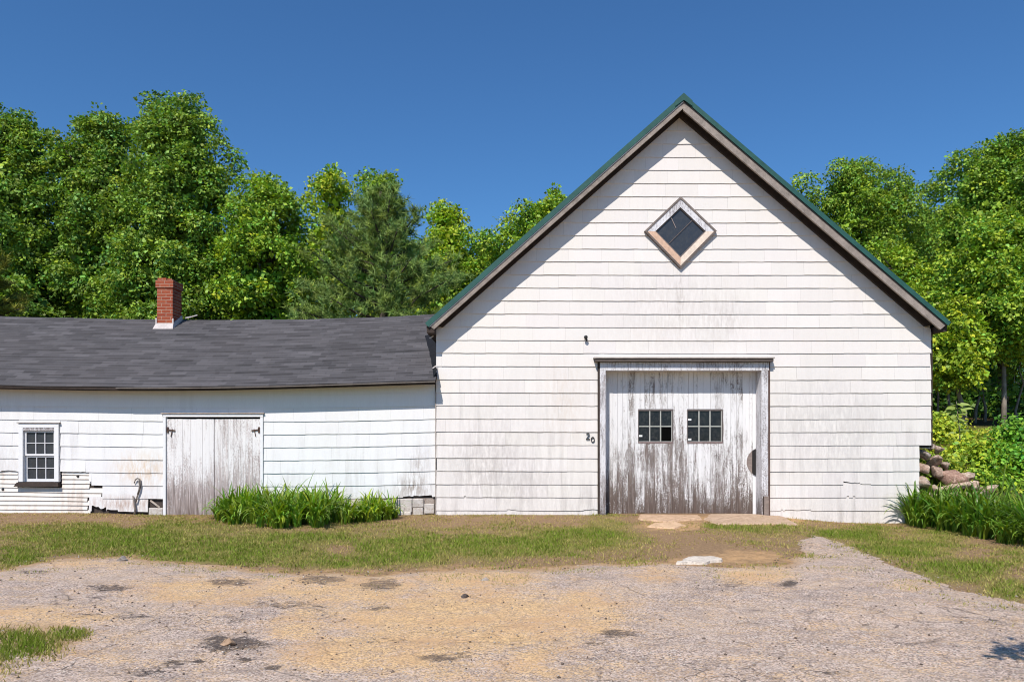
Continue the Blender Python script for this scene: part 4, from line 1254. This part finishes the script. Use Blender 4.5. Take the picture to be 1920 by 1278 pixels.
def tree(name, label, cpx, top_py, Y, half_px, bot_py, col, seed, dens=190, L=.115, W=.085, nb=34, extra=(), group=None, bark='bark', trunk_px=None, r0=.20, prof=.75, sprig=.25, cone=False, var=.42, yel=.26, br=.205, up=.62, fill=True):
    g = rng_of(seed)
    d = Y - CAMY; s = d / FPX
    cx = (cpx - 960) * s; zt = CAMZ + (805 - top_py) * s; zb = CAMZ + (805 - bot_py) * s; R = half_px * s
    gz = float(hgt(cx, Y))
    blobs = []
    nb = int(nb * 2.9 * (.205 / br) ** -.2 * (.7 if br > .3 else 1.0)); br = min(br, .23)
    for i in range(nb):
        h = (i + g.random()) / nb
        rad = R * ((1 - h * .97) ** .45 * (.75 + .25 * min(1, h * 4 + .3)) if cone else math.sin(PI * min(1, .12 + h * .86)) ** prof)
        a = g.uniform(0, 2 * PI); k = math.sqrt(g.uniform(.12, 1.0))
        rb = R * br * g.uniform(.75, 1.25) * (1.0 - .35 * h)
        rr = max(0, rad - rb * .6) * k * g.uniform(.78, 1.22)
        blobs.append(((cx + rr * math.cos(a), Y + rr * math.sin(a) * .9, zb + (zt - zb - rb * .9) * h), (rb * 1.1, rb * 1.1, rb * .82)))
    for (ex, ey, er) in extra:
        q = P(ex, ey, Y + g.uniform(-.6, .6)); blobs.append((q, (er * s, er * s, er * s)))
    for i in range(int(nb * .16)):
        b = blobs[int(g.integers(nb // 2, nb))]; rs = .17 * g.uniform(.8, 1.3)
        for k in range(3): blobs.append(((b[0][0] + g.normal(0, .12), b[0][1] + g.normal(0, .12), b[0][2] + b[1][2] * (.8 + .42 * k)), (rs * (1.2 - .3 * k), rs * (1.2 - .3 * k), rs * 1.3)))
    root = thing(name, label, 'tree', (cx, Y, gz), group)
    tx = cx if trunk_px is None else (trunk_px - 960) * s
    limbs = [(b[0], max(.022, r0 * .22)) for b in blobs[::4]]
    tb = trunk_mb((tx, Y, gz), (cx, Y, zt - (zt - zb) * .18), r0, g, limbs)
    tb.build('trunk', [M[bark]], root, True)
    V, F, T = leaves_mesh(g, blobs, dens, L, W, col, sprig, 14, up, var, yel)
    # inner boughs that close the crown
    inner = []
    for i in range(9):
        h = (i + .5) / 9; rad = R * ((1 - h) ** .55 if cone else math.sin(PI * min(1, .12 + h * .86)) ** prof) * .62
        for k in range(3):
            a = g.uniform(0, 2 * PI); inner.append(((cx + rad * .45 * math.cos(a), Y + rad * .45 * math.sin(a), zb + (zt - zb) * (h * .88)), (rad * .72, rad * .72, (zt - zb) / 13)))
    V2, F2, T2 = leaves_mesh(g, inner, 46, .20, .155, col, .36, 14, up, var, yel)
    np_mesh('crown', np.concatenate([V, V2]), np.concatenate([F, F2 + len(V)]), M['leaf'], root, tint=np.concatenate([T, T2]))
    return root


TG = 'trees behind the buildings'
DG = (.125, .215, .034); MG = (.170, .275, .030); LG = (.225, .335, .030); BG = (.14, .245, .03)
tree('maple_tree', 'dark green maple at the far left edge behind the shed', 30, 222, 13.0, 150, 640, DG, 1, nb=40, extra=[(40, 235, 26), (90, 275, 28), (15, 245, 30), (5, 300, 40)], group=TG, cone=True)
tree('maple_tree', 'broad maple between the far left tree and the tallest one', 190, 222, 13.5, 150, 640, (.132, .222, .034), 2, nb=42, extra=[(200, 240, 30), (165, 250, 30), (232, 252, 24), (130, 300, 34), (112, 320, 24)], group=TG, cone=True)
tree('maple_tree', 'tallest maple, rising above the roof behind the brick chimney', 332, 192, 12.0, 152, 640, (.138, .230, .034), 3, nb=56, extra=[(290, 200, 26), (358, 190, 22), (325, 215, 36), (385, 240, 30), (440, 295, 18), (425, 330, 24), (265, 240, 22), (410, 270, 20), (300, 240, 30), (350, 260, 34)], group=TG, cone=True)
tree('broadleaf_tree', 'light green leafy tree just right of the tallest maple', 500, 338, 11.0, 100, 640, MG, 4, nb=40, extra=[(470, 350, 26), (510, 352, 30), (540, 375, 26), (445, 380, 26), (560, 420, 26)], group=TG)
tree('broadleaf_tree', 'narrow bright tree with a rounded top left of the pine', 622, 320, 15.0, 62, 640, LG, 5, nb=26, extra=[(622, 335, 24), (600, 350, 22), (648, 362, 20), (580, 380, 22)], group=TG, br=.36)
tree('broadleaf_tree', 'bright tree peeking out above the top of the pine', 712, 325, 17.0, 58, 640, MG, 6, nb=24, extra=[(690, 340, 22), (728, 340, 20), (700, 360, 22)], group=TG, br=.36)
tree('broadleaf_tree', 'rounded bright green tree right of the pine', 832, 382, 15.0, 66, 640, LG, 7, nb=28, extra=[(820, 396, 22), (848, 410, 24), (868, 440, 24)], group=TG, br=.36)
tree('broadleaf_tree', 'yellow-green tree half hidden behind the left slope of the barn roof', 1040, 372, 13.0, 135, 640, (.18, .28, .028), 8, nb=44, extra=[(1035, 388, 20), (985, 400, 26), (950, 425, 26), (915, 455, 26), (1005, 420, 28)], group=TG)
tree('broadleaf_tree', 'low rounded tree in the gap between the pine and the barn roof', 905, 450, 15.5, 70, 640, MG, 9, nb=26, group=TG, br=.36)
tree('broadleaf_tree', 'fine-leaved bushy tree right above the barn roof slope', 1600, 312, 15.0, 118, 700, (.15, .245, .028), 10, nb=48, extra=[(1575, 325, 28), (1620, 322, 28), (1680, 330, 18), (1510, 348, 26), (1700, 345, 14), (1655, 330, 20), (1700, 400, 44), (1680, 375, 40), (1540, 400, 44), (1650, 420, 50), (1725, 450, 44), (1600, 380, 50)], group=TG, L=.10, W=.068, dens=230)
tree('oak_tree', 'tall oak at the upper right corner with a domed crown', 1880, 268, 17.0, 160, 640, (.145, .245, .030), 11, nb=60, extra=[(1900, 280, 34), (1850, 300, 36), (1800, 310, 30), (1770, 345, 30), (1935, 275, 36), (1745, 360, 22)], group=TG)
tree('oak_tree', 'nearer oak on the right with a forked grey trunk', 1885, 408, 10.5, 125, 655, (.185, .295, .030), 12, nb=46, extra=[(1880, 425, 32), (1830, 440, 30), (1785, 490, 26), (1770, 560, 24)], group=TG, bark='palebark', trunk_px=1882, r0=.085)
tree('broadleaf_tree', 'slim tree with pale trunk and yellow-green tiers beside the barn corner', 1790, 560, 8.5, 72, 715, (.22, .32, .028), 13, nb=24, group=TG, bark='palebark', trunk_px=1808, r0=.085, br=.26, L=.125, W=.09, extra=[(1760, 640, 18), (1850, 640, 20), (1770, 690, 12), (1830, 690, 12)], dens=130)
tree('broadleaf_tree', 'yellow-green tree rising beside the lower right roof edge', 1690, 470, 12.5, 88, 690, (.20, .30, .028), 14, nb=36, group=TG, extra=[(1640, 470, 24), (1690, 490, 26), (1730, 520, 24)], L=.11, W=.08)
tree('broadleaf_tree', 'shaded tree in the hollow between the two right-hand crowns', 1735, 395, 19.0, 70, 680, DG, 15, nb=26, group=TG, br=.36)
tree('broadleaf_tree', 'thick leafy tree filling the lower right background', 1985, 540, 13.0, 90, 660, DG, 16, nb=28, group=TG, br=.34, bark='palebark')

# slender trunks in the shade right of the barn
for i, (px_, Yt, ptop, rr, lab) in enumerate([(1757, 12.0, 640, .045, 'thin shaded sapling hard against the barn corner'), (1776, 11.0, 620, .055, 'grey sapling second out from the barn corner'), (1826, 13.0, 640, .06, 'leaning thin sapling between the pale trunk and forked oak'),
                                             (1846, 14.0, 640, .06, 'pale dappled sapling just left of the forked oak'), (1912, 12.0, 640, .05, 'thin sapling at the right edge of the woods')]):
    g = rng_of(300 + i); b = (P(px_, 790, Yt)[0], Yt, 0); gz = float(hgt(b[0], Yt)); b = (b[0], Yt, gz); tp = P(px_ + (14 if i == 2 else g.uniform(-6, 6)), ptop, Yt)
    root = thing('sapling', lab, 'sapling', b, 'saplings under the trees')
    limbs = [((tp[0] + g.normal(0, .7), Yt + g.normal(0, .6), tp[2] - g.uniform(.0, 1.6)), .02) for _ in range(5)]
    trunk_mb(b, tp, rr, g, limbs).build('trunk', [M['palebark']], root, True)
    V, F, T = leaves_mesh(g, [((q[0][0], q[0][1], q[0][2]), (.5, .5, .35)) for q in limbs] + [(tp, (.6, .6, .5))], 24, .17, .13, (.08, .15, .02), .28)
    np_mesh('crown', V, F, M['leaf'], root, tint=T)


# white pine: drooping boughs of needle tufts
def pine(label, cpx, top_py, Y, bot_py, seed, col, wide=1.0):
    g = rng_of(seed); s = (Y - CAMY) / FPX
    cx = (cpx - 960) * s; zt = CAMZ + (805 - top_py) * s; gz = float(hgt(cx, Y))
    root = thing('pine_tree', label, 'tree', (cx, Y, gz), TG)
    mb = trunk_mb((cx, Y, gz), (cx, Y, zt - .2), .24, g)
    tufts = []
    zb = CAMZ + (805 - bot_py) * s
    nl = 12
    for i in range(nl):
        h = i / (nl - 1); z = zb + (zt - .5 - zb) * h
        Lb = (2.35 * (1 - h) ** .7 + .42) * wide
        for k in range(6):
            a = 2 * PI * (k + .5 * (i % 2)) / 6 + g.normal(0, .25); Lk = Lb * g.uniform(.5, 1.2)
            st = np.array((cx, Y, z + g.normal(0, .12))); dr = np.array((math.cos(a), math.sin(a), .10 + .40 * h + g.normal(0, .08)))
            pts = [st, st + dr * Lk * .5, st + dr * Lk + np.array((0, 0, .10 * Lk))]
            mb.tube(pts, [.05, .035, .012], 5)
            for q in range(int(9 + Lk * 13)):
                t = g.uniform(.30, 1.05) ** .8; p = pts[0] * (1 - t) + pts[2] * t + np.array((0, 0, -.05 * Lk * math.sin(PI * min(t, 1))))
                w = .17 * Lk * (1.2 - t * .7)
                tufts.append(p + np.array((g.normal(0, w), g.normal(0, w), abs(g.normal(.05, .07)))))
    for q in range(46): tufts.append(np.array((cx, Y, zt)) + np.array((g.normal(0, .30), g.normal(0, .30), -abs(g.normal(0, .7)))))
    mb.build('trunk', [M['bark']], root, True)
    T0 = np.array(tufts); n = len(T0); per = 26
    ax = unit(np.stack([g.normal(0, .5, n), g.normal(0, .5, n), g.uniform(.2, 1.0, n)], 1) + unit(T0 - np.array((cx, Y, 0)) * np.array((1, 1, 0)) - T0 * np.array((0, 0, 1))) * .5)
    dr = unit(ax[:, None] * .55 + g.normal(size=(n, per, 3)) * .62)
    b0 = T0[:, None] + ax[:, None] * g.uniform(-.10, .12, (n, per, 1))
    ln = g.uniform(.15, .27, (n, per, 1))
    sd_ = unit(np.cross(dr, g.normal(size=(n, per, 3)))) * .012
    V = np.stack([b0 - sd_, b0 + sd_, b0 + dr * ln], 2).reshape(-1, 3)
    F = np.arange(n * per * 3).reshape(-1, 3)
    br = np.clip(1 + g.normal(0, .28, (n, 1)) + g.normal(0, .15, (n, per)), .4, 1.8); ye = np.clip(g.normal(0, .2, (n, 1)), -.4, .5) * np.ones((1, per))
    c = np.array(col); C = np.stack([c[0] * br * (1 + ye * .6), c[1] * br * (1 + ye * .2), c[2] * br * (1 - ye * .4)], -1)
    np_mesh('crown', V, F, M['needle'], root, tint=np.repeat(C.reshape(-1, 3), 3, 0))


pine('soft needled olive green pine in front of the bright trees', 722, 350, 9.5, 640, 21, (.22, .31, .075))
pine('yellowish olive conifer at the far left edge above the shed roof', -45, 430, 9.0, 640, 22, (.27, .29, .05), .5)

# far woods that close the view between the trunks
g = rng_of(55); bl = []
for X in np.arange(-34, 40, 1.5):
    for Yf in (25, 30):
        for zz in (1.0, 3.4, 5.8) + ((8.2,) if X < 2 else ()):
            z0 = float(hgt(X, Yf)); bl.append(((X + g.normal(0, .7), Yf + g.normal(0, 1.2), z0 + zz + g.normal(0, .4)), (1.7, 1.5, 1.5)))
for X in np.arange(8.2, 26, .9):
    for Yf in (17.5, 20.5, 23):
        for zz in (.25, .8):
            z0 = float(hgt(X, Yf)); bl.append(((X + g.normal(0, .4), Yf + g.normal(0, .7), z0 + zz + (Yf - 17.5) * .12), (.85, .7, .55)))
    z0 = float(hgt(X, 24)); bl.append(((X, 24, z0 + 2.2), (1.2, .8, 1.2))); bl.append(((X, 24.5, z0 + 4.0), (1.3, .8, 1.3)))
V, F, T = leaves_mesh(g, bl, 22, .20, .15, (.07, .15, .018), .42, 14, .5)
mbw = MB()
for X in np.arange(-32, 38, 1.9):
    Yf = 23 + g.uniform(0, 8); xx = X + g.normal(0, .7); z0 = float(hgt(xx, Yf)); mbw.tube([(xx, Yf, z0 - .2), (xx + g.normal(0, .15), Yf, z0 + 3.5), (xx + g.normal(0, .3), Yf, z0 + 7.5)], [.16, .12, .05], 6)
wv = len(V)
o = np_mesh('woods', V, F, M['leaf'], tint=T); tag(o, 'dark woods closing the view far behind the trees', 'woods', kind='stuff')
o2 = mbw.build('woods_trunks', [M['bark']], o); o2['kind'] = 'stuff'

# understory bushes behind the shed ridge and on the right bank
def bush(name, label, c, r, col, seed, nb=16, dens=60, L=.12, W=.085, group=None, cat='bush', sprig=.18):
    g = rng_of(seed); bl = []; gz = float(hgt(c[0], c[1]))
    for i in range(nb):
        a = g.uniform(0, 2 * PI); k = math.sqrt(g.random()); h = g.uniform(.15, 1)
        rb = min(r) * .42 * g.uniform(.7, 1.3)
        bl.append(((c[0] + r[0] * .75 * k * math.cos(a), c[1] + r[1] * .75 * k * math.sin(a), gz + max(rb * .4, r[2] * h * math.sqrt(max(.05, 1 - .8 * k * k)) - rb * .4)), (rb * 1.1, rb * 1.1, rb * .9)))
    root = thing(name, label, cat, (c[0], c[1], gz), group)
    mb = MB()
    for b in bl[::2]: mb.tube([(c[0] + g.normal(0, r[0] * .25), c[1] + g.normal(0, .15), gz - .05), b[0]], [.016, .006], 5)
    mb.build('stem', [M['bark']], root)
    V, F, T = leaves_mesh(g, bl, dens, L, W, col, sprig, 12, .5, .35, .22)
    np_mesh('foliage', V, F, M['leaf'], root, tint=T)
    return root


BGp = 'bushes on the right bank'
BC = (.21, .30, .026)
for i, (px_, py_, r, col, lab) in enumerate([
        (1770, 812, (.75, .7, 1.0), (.25, .33, .03), 'tall yellow-green bush against the barn corner'), (1762, 868, (.55, .45, .65), (.20, .28, .035), 'leafy bush directly above the stone wall'),
        (1822, 850, (.85, .6, .85), BC, 'broad yellow-green bush in the middle of the bank'), (1880, 862, (.75, .6, .85), (.11, .23, .022), 'darker green bush at the right above the lilies'),
        (1925, 845, (.7, .7, 1.2), (.085, .19, .02), 'dark green bush cut by the right edge of the picture'), (1815, 885, (.6, .4, .5), (.17, .27, .028), 'low sprawling bush behind the reddish stones'),
        (1880, 890, (.6, .4, .45), (.16, .28, .028), 'low bright bush between the bank and the lilies'), (1920, 800, (.9, .7, .6), (.21, .29, .028), 'pale bush beside the rocks on the slope'),
        (1855, 800, (.7, .5, .35), (.25, .31, .035), 'flat yellowish bush at the edge of the dry grass')]):
    c = G(px_, py_ + 24); r = (r[0], r[1], r[2] * .78)
    bush('bush', lab, (c[0], min(c[1], 8.5)), r, tuple(min(.5, x * 1.18) for x in col), 80 + i, 24, 95, .085, .062, BGp)
for i, (px_, Yf, r, lab) in enumerate([(70, 9.5, (1.7, .9, 3.2), 'low thicket behind the left end of the shed ridge'), (215, 9.2, (1.5, .9, 3.0), 'low thicket behind the ridge left of the chimney'), (410, 8.6, (1.6, .9, 3.0), 'dark thicket behind the ridge right of the chimney'),
                                      (560, 9.5, (1.5, .9, 3.0), 'thicket behind the ridge left of the pine'), (690, 8.3, (1.3, .8, 2.6), 'olive thicket at the foot of the pine'), (800, 9.5, (1.4, .9, 3.2), 'thicket behind the ridge next to the barn roof')]):
    bush('bush', lab, (P(px_, 600, Yf)[0], Yf), r, (.060, .130, .018) if i != 4 else (.12, .15, .035), 120 + i, 20, 26, .2, .15, 'thickets behind the shed', sprig=.3)

# big-leaved young plant standing out of the bank
c = P(1801, 800, 1.6); gz = float(hgt(c[0], 1.6)); g = rng_of(9)
root = thing('sapling', 'young plant with a few large pale leaves sticking up from the bank', 'sapling', (c[0], 1.6, gz))
tp = P(1793, 752, 1.6); mb = MB(); mb.tube([(c[0], 1.6, gz), (c[0] - .02, 1.6, (gz + tp[2]) / 2), tp], [.016, .012, .005], 6); mb.build('stem', [M['palebark']], root, True)
V = []; F = []
for i in range(26):
    t = g.uniform(.45, 1.0); b = np.array((c[0], 1.6, gz)) * (1 - t) + np.array(tp) * t; a = g.uniform(0, 2 * PI)
    d = np.array((math.cos(a), math.sin(a) * .8, g.uniform(-.35, .35))); n_ = np.array((-.3 * math.cos(a), -.8, .75)); sd_ = np.cross(unit(n_), unit(d)); L_ = g.uniform(.20, .32)
    i0 = len(V); V += [b, b + d * L_ * .4 + sd_ * .05, b + d * L_ * .8 + sd_ * .03 - np.array((0, 0, .02)), b + d * L_ * 1.05 - np.array((0, 0, .06)), b + d * L_ * .8 - sd_ * .03 - np.array((0, 0, .02)), b + d * L_ * .4 - sd_ * .05]
    F += [(i0, i0 + 1, i0 + 2, i0 + 3), (i0, i0 + 3, i0 + 4, i0 + 5)]
np_mesh('leaves', np.array(V), np.array(F), M['leaf'], root, tint=np.tile(np.array((.30, .38, .09)), (len(V), 1)))


# daylilies: arching strap leaves
def ribbons(g, bx, by, bz, length, width, lean, az, col, seg=7):
    n = len(bx); t = np.linspace(0, 1, seg + 1)
    up = np.cos(lean[:, None] * (0.25 + 1.9 * t[None] ** 1.5)); out = np.sin(lean[:, None] * (0.25 + 1.9 * t[None] ** 1.5))
    dl = length[:, None] / seg
    z = bz[:, None] + np.concatenate([np.zeros((n, 1)), np.cumsum(up[:, :-1] * dl, 1)], 1); rr = np.concatenate([np.zeros((n, 1)), np.cumsum(out[:, :-1] * dl, 1)], 1)
    x = bx[:, None] + rr * np.cos(az)[:, None]; y = by[:, None] + rr * np.sin(az)[:, None]
    wd = width[:, None] * np.sin(PI * (.18 + .82 * t[None])) ** .7 * .5
    wd[:, -1] = .0008
    sx = -np.sin(az)[:, None] * wd; sy = np.cos(az)[:, None] * wd
    z = np.maximum(z, bz[:, None] - .02)
    V = np.stack([np.stack([x - sx, y - sy, z], -1), np.stack([x + sx, y + sy, z], -1)], 2).reshape(-1, 3)
    k = 2 * (seg + 1); base = (np.arange(n) * k)[:, None]; s = np.arange(seg)[None] * 2
    F = np.stack([base + s, base + s + 1, base + s + 3, base + s + 2], -1).reshape(-1, 4)
    br = np.clip(1 + g.normal(0, .30, n), .4, 1.8); ye = np.clip(g.normal(0, .25, n), -.4, .7)
    C = np.stack([col[0] * br * (1 + ye), col[1] * br * (1 + .2 * ye), col[2] * br * (1 - .4 * ye)], -1)
    return V, F, np.repeat(C, k, 0)


def lily(label, outline_px, n, hmin, hmax, col, seed, width=.036, group='daylily clumps by the walls', ywall=-.12):
    g = rng_of(seed)
    pts = np.array([G(a, b)[:2] for a, b in outline_px]); lo = pts.min(0); hi = pts.max(0)
    # plants grow in fans from crowns
    crowns = []
    while len(crowns) < n // 16:
        q = g.uniform(lo, hi, (400, 2)); q = q[in_poly(q[:, 0], q[:, 1], [tuple(p) for p in pts])]; crowns += list(q)
    cr = np.array(crowns[:n // 16]); idx = g.integers(0, len(cr), n)
    hs = g.uniform(.75, 1.1, len(cr))
    bx = cr[idx, 0] + g.normal(0, .035, n); by = np.minimum(cr[idx, 1] + g.normal(0, .035, n), ywall); bz = hgt(bx, by) - .01
    ln = g.uniform(hmin, hmax, n) * hs[idx] * np.where(g.random(n) < .03, 1.3, 1.0)
    c = pts.mean(0)
    dp = dist_poly(bx, by, [tuple(p) for p in pts]); rim = sstep(.30, .0, dp) * (by < ywall - .25)
    aout = np.arctan2(-np.ones(n), (bx - c[0]) * .35)
    az = np.where(g.random(n) < rim * .75, aout + g.normal(0, .7, n), g.uniform(0, 2 * PI, n))
    ln = ln * (1 - .18 * rim)
    V, F, T = ribbons(g, bx, by, bz, ln, g.uniform(.7, 1.25, n) * width, np.clip(g.normal(.80, .28, n) + .28 * rim, .12, 1.45), az, col)
    root = thing('daylily_clump', label, 'plant', (c[0], c[1], float(hgt(*c))), group)
    np_mesh('leaves', V, F, M['blade'], root, tint=T)


lily('long green daylily clump in front of the shed door', [(402, 976), (430, 984), (520, 990), (600, 990), (655, 982), (660, 970), (600, 967), (480, 967), (410, 969)], 1950, .38, .80, (.20, .315, .032), 1)
lily('shorter yellow-green clump at the right end beside the long daylilies', [(655, 980), (700, 980), (738, 974), (742, 969), (700, 967), (660, 968)], 560, .28, .58, (.23, .34, .03), 2, .034)
lily('big dark green daylily bed at the right of the barn', [(1690, 985), (1730, 990), (1790, 1000), (1850, 1012), (1900, 1022), (1980, 1035), (2080, 1040), (2080, 985), (1960, 975), (1800, 970), (1700, 968)], 3900, .50, 1.0, (.155, .265, .030), 3, .035)


# ------------------------------------------------------------------ grass
def grass_patch(label, N, xr, yr, dens_fn, seed, hmin=.03, hmax=.075, w=.006):
    name = 'grass'
    g = rng_of(seed)
    x = g.uniform(*xr, N); y = g.uniform(*yr, N); z = hgt(x, y); z = z + np.where(x < 7, .004 + .035 * sstep(0, .5, drive_sd(x, y)), 0); px, py = to_px(x, y, z)
    d, gr = dens_fn(x, y, px, py)
    k = g.random(N) < d
    x, y, z, gr = x[k], y[k], z[k], gr[k]; n = len(x)
    h = g.uniform(hmin, hmax, n) * (.6 + .6 * gr) * (.7 + .6 * fbm(x * 2, y * 2, 2)); az = g.uniform(0, 2 * PI, n); lean = g.uniform(.2, 1.1, n) * h
    a2 = g.uniform(0, 2 * PI, n); ww = w * g.uniform(.6, 1.4, n)
    b0 = np.stack([x - np.cos(a2) * ww, y - np.sin(a2) * ww, z - .004], 1); b1 = np.stack([x + np.cos(a2) * ww, y + np.sin(a2) * ww, z - .004], 1)
    tp = np.stack([x + np.cos(az) * lean, y + np.sin(az) * lean, z + h], 1)
    V = np.stack([b0, b1, tp], 1).reshape(-1, 3); F = np.arange(n * 3).reshape(-1, 3)
    q = np.clip(gr + g.normal(0, .22, n), 0, 1)[:, None]
    dry = np.array((.50, .38, .155)); gre = np.array((.185, .27, .026)); C = dry * (1 - q) + gre * q; C = C * g.uniform(.5, 1.35, (n, 1))
    o = np_mesh(name, V, F, M['grass'], tint=np.repeat(C, 3, 0)); tag(o, label, 'grass', kind='stuff')
    return o


def lawn_d(x, y, px, py):
    sd = drive_sd(x, y)
    gr = .24 + .66 * blobs_px(px, py, GREEN) - .45 * blobs_px(px, py, BROWN) + 1.3 * (fbm(x * 1.5, y * 1.5, 4) - .5) + 1.0 * (fbm(x * 6.5, y * 6.5, 3) - .5)
    d = np.clip(.34 + gr * .95 - .45 * blobs_px(px, py, LSAND), .0, 1) * sstep(.16, -.20, sd + 1.0 * (fbm(x * 2.2, y * 3.2, 5) - .5))
    return d, np.clip(gr, 0, 1)


grass_patch('patchy mown lawn strip between the buildings and the driveway', 330000, (-12, 9.5), (-9.5, .02), lawn_d, 1, .012, .045, .006)


def patch_d(x, y, px, py):
    m = blobs_px(px, py, [(40, 1208, 95, 34, 1.0), (125, 1190, 50, 16, 1.0), (-60, 1225, 120, 50, 1.0)])
    return m * (.35 + .8 * fbm(x * 4, y * 4, 3)), np.clip(.3 + .75 * blobs_px(px, py, GREEN) + .5 * (fbm(x * 3, y * 3, 3) - .5), 0, 1)


grass_patch('green grass island on the driveway in the lower left corner', 42000, (-5.5, -2.8), (-9.5, -7.2), patch_d, 2, .015, .055, .005)


def tuft_d(x, y, px, py):
    sd = drive_sd(x, y); f = fbm(x * 2.3 + 7, y * 2.3, 4)
    return sstep(.56, .66, f) * sstep(1.3, .05, sd) * (sd > -.1) * .8, np.clip(.2 + .8 * (f - .4), 0, 1)


grass_patch('sparse grass wisps sprouting along the driveway edge', 90000, (-8, 5), (-9, -3), tuft_d, 3, .010, .035, .005)


def bank_d(x, y, px, py):
    return np.clip(.4 + fbm(x, y, 3) * .8, 0, 1) * (x > 7.9), np.clip(.25 + .9 * (fbm(x * .7, y * .7, 3) - .2), 0, 1)


grass_patch('rough dry grass on the bank behind the stone wall', 60000, (7.9, 17), (.4, 10), bank_d, 4, .06, .20, .010)

# small tree outside the frame whose leafy shadow falls on the lower right corner
g = rng_of(77)
bx, by = 4.6, -12.4
root = thing('young_tree', 'young driveway-side tree whose leafy shadow falls on the lower right corner', 'tree', (bx, by, float(hgt(bx, by))))
bl = [((2.64, -11.22, 3.0), (.15, .12, .10)), ((2.84, -11.26, 3.0), (.24, .19, .16)), ((3.12, -11.36, 3.0), (.30, .24, .2)), ((3.4, -11.55, 3.05), (.30, .2, .2)), ((3.7, -11.75, 3.1), (.36, .25, .25)), ((4.2, -12.0, 3.4), (.5, .4, .4)), ((4.7, -12.4, 3.8), (.6, .5, .5)), ((5.1, -12.7, 3.2), (.5, .5, .4))]
tb = trunk_mb((bx, by, 0), (4.7, -12.4, 4.0), .05, g, [(b[0], .02) for b in bl]); tb.build('trunk', [M['bark']], root, True)
V, F, T = leaves_mesh(g, bl, 160, .10, .08, MG, .13); np_mesh('crown', V, F, M['leaf'], root, tint=T)

# ------------------------------------------------------------------ light, sky, camera
ELEV, AZ = math.radians(49.0), math.radians(19.0)    # sun behind the camera, a little to its left
sun = bpy.data.lights.new('sun', 'SUN'); sun.energy = 4.65; sun.angle = math.radians(.53); sun.color = (1.0, .945, .865)
so = bpy.data.objects.new('sun', sun); COL.objects.link(so)
from mathutils import Vector
to_sun = Vector((-math.sin(AZ) * math.cos(ELEV), -math.cos(AZ) * math.cos(ELEV), math.sin(ELEV)))
so.rotation_euler = to_sun.to_track_quat('Z', 'Y').to_euler(); so.location = to_sun * 40
w = bpy.data.worlds.new('World'); scene.world = w; w.use_nodes = True
wn = w.node_tree; bg = wn.nodes['Background']
sky = wn.nodes.new('ShaderNodeTexSky'); sky.sky_type = 'NISHITA'; sky.sun_disc = False
sky.sun_elevation = ELEV
sky.sun_rotation = math.atan2(to_sun.x, to_sun.y)
sky.altitude = 1000; sky.air_density = 1.2; sky.dust_density = .9; sky.ozone_density = 3.0
mx = wn.nodes.new('ShaderNodeMix'); mx.data_type = 'RGBA'; mx.blend_type = 'MULTIPLY'; mx.inputs[0].default_value = 1.0
mx.inputs[7].default_value = (.62, 1.08, 1.50, 1)      # deep early-summer blue
wn.links.new(sky.outputs[0], mx.inputs[6]); wn.links.new(mx.outputs[2], bg.inputs[0]); bg.inputs[1].default_value = .078

cam = bpy.data.cameras.new('camera'); cam.sensor_width = 36; cam.lens = 36 * FPX / 1920; cam.shift_y = (805 - 639) / 1920.0; cam.clip_end = 2000; cam.clip_start = .05
co = bpy.data.objects.new('camera', cam); COL.objects.link(co); co.location = (0, CAMY, CAMZ); co.rotation_euler = (PI / 2, 0, 0)
scene.camera = co
scene.render.resolution_x = 1024; scene.render.resolution_y = 681
scene.view_settings.view_transform = 'Standard'; scene.view_settings.look = 'None'; scene.view_settings.exposure = .06; scene.view_settings.gamma = 1
scene.cycles.pixel_filter_type = 'BLACKMAN_HARRIS'; scene.cycles.filter_width = 1.05
scene.cycles.max_bounces = 6; scene.cycles.diffuse_bounces = 3; scene.cycles.transmission_bounces = 4; scene.cycles.transparent_max_bounces = 4
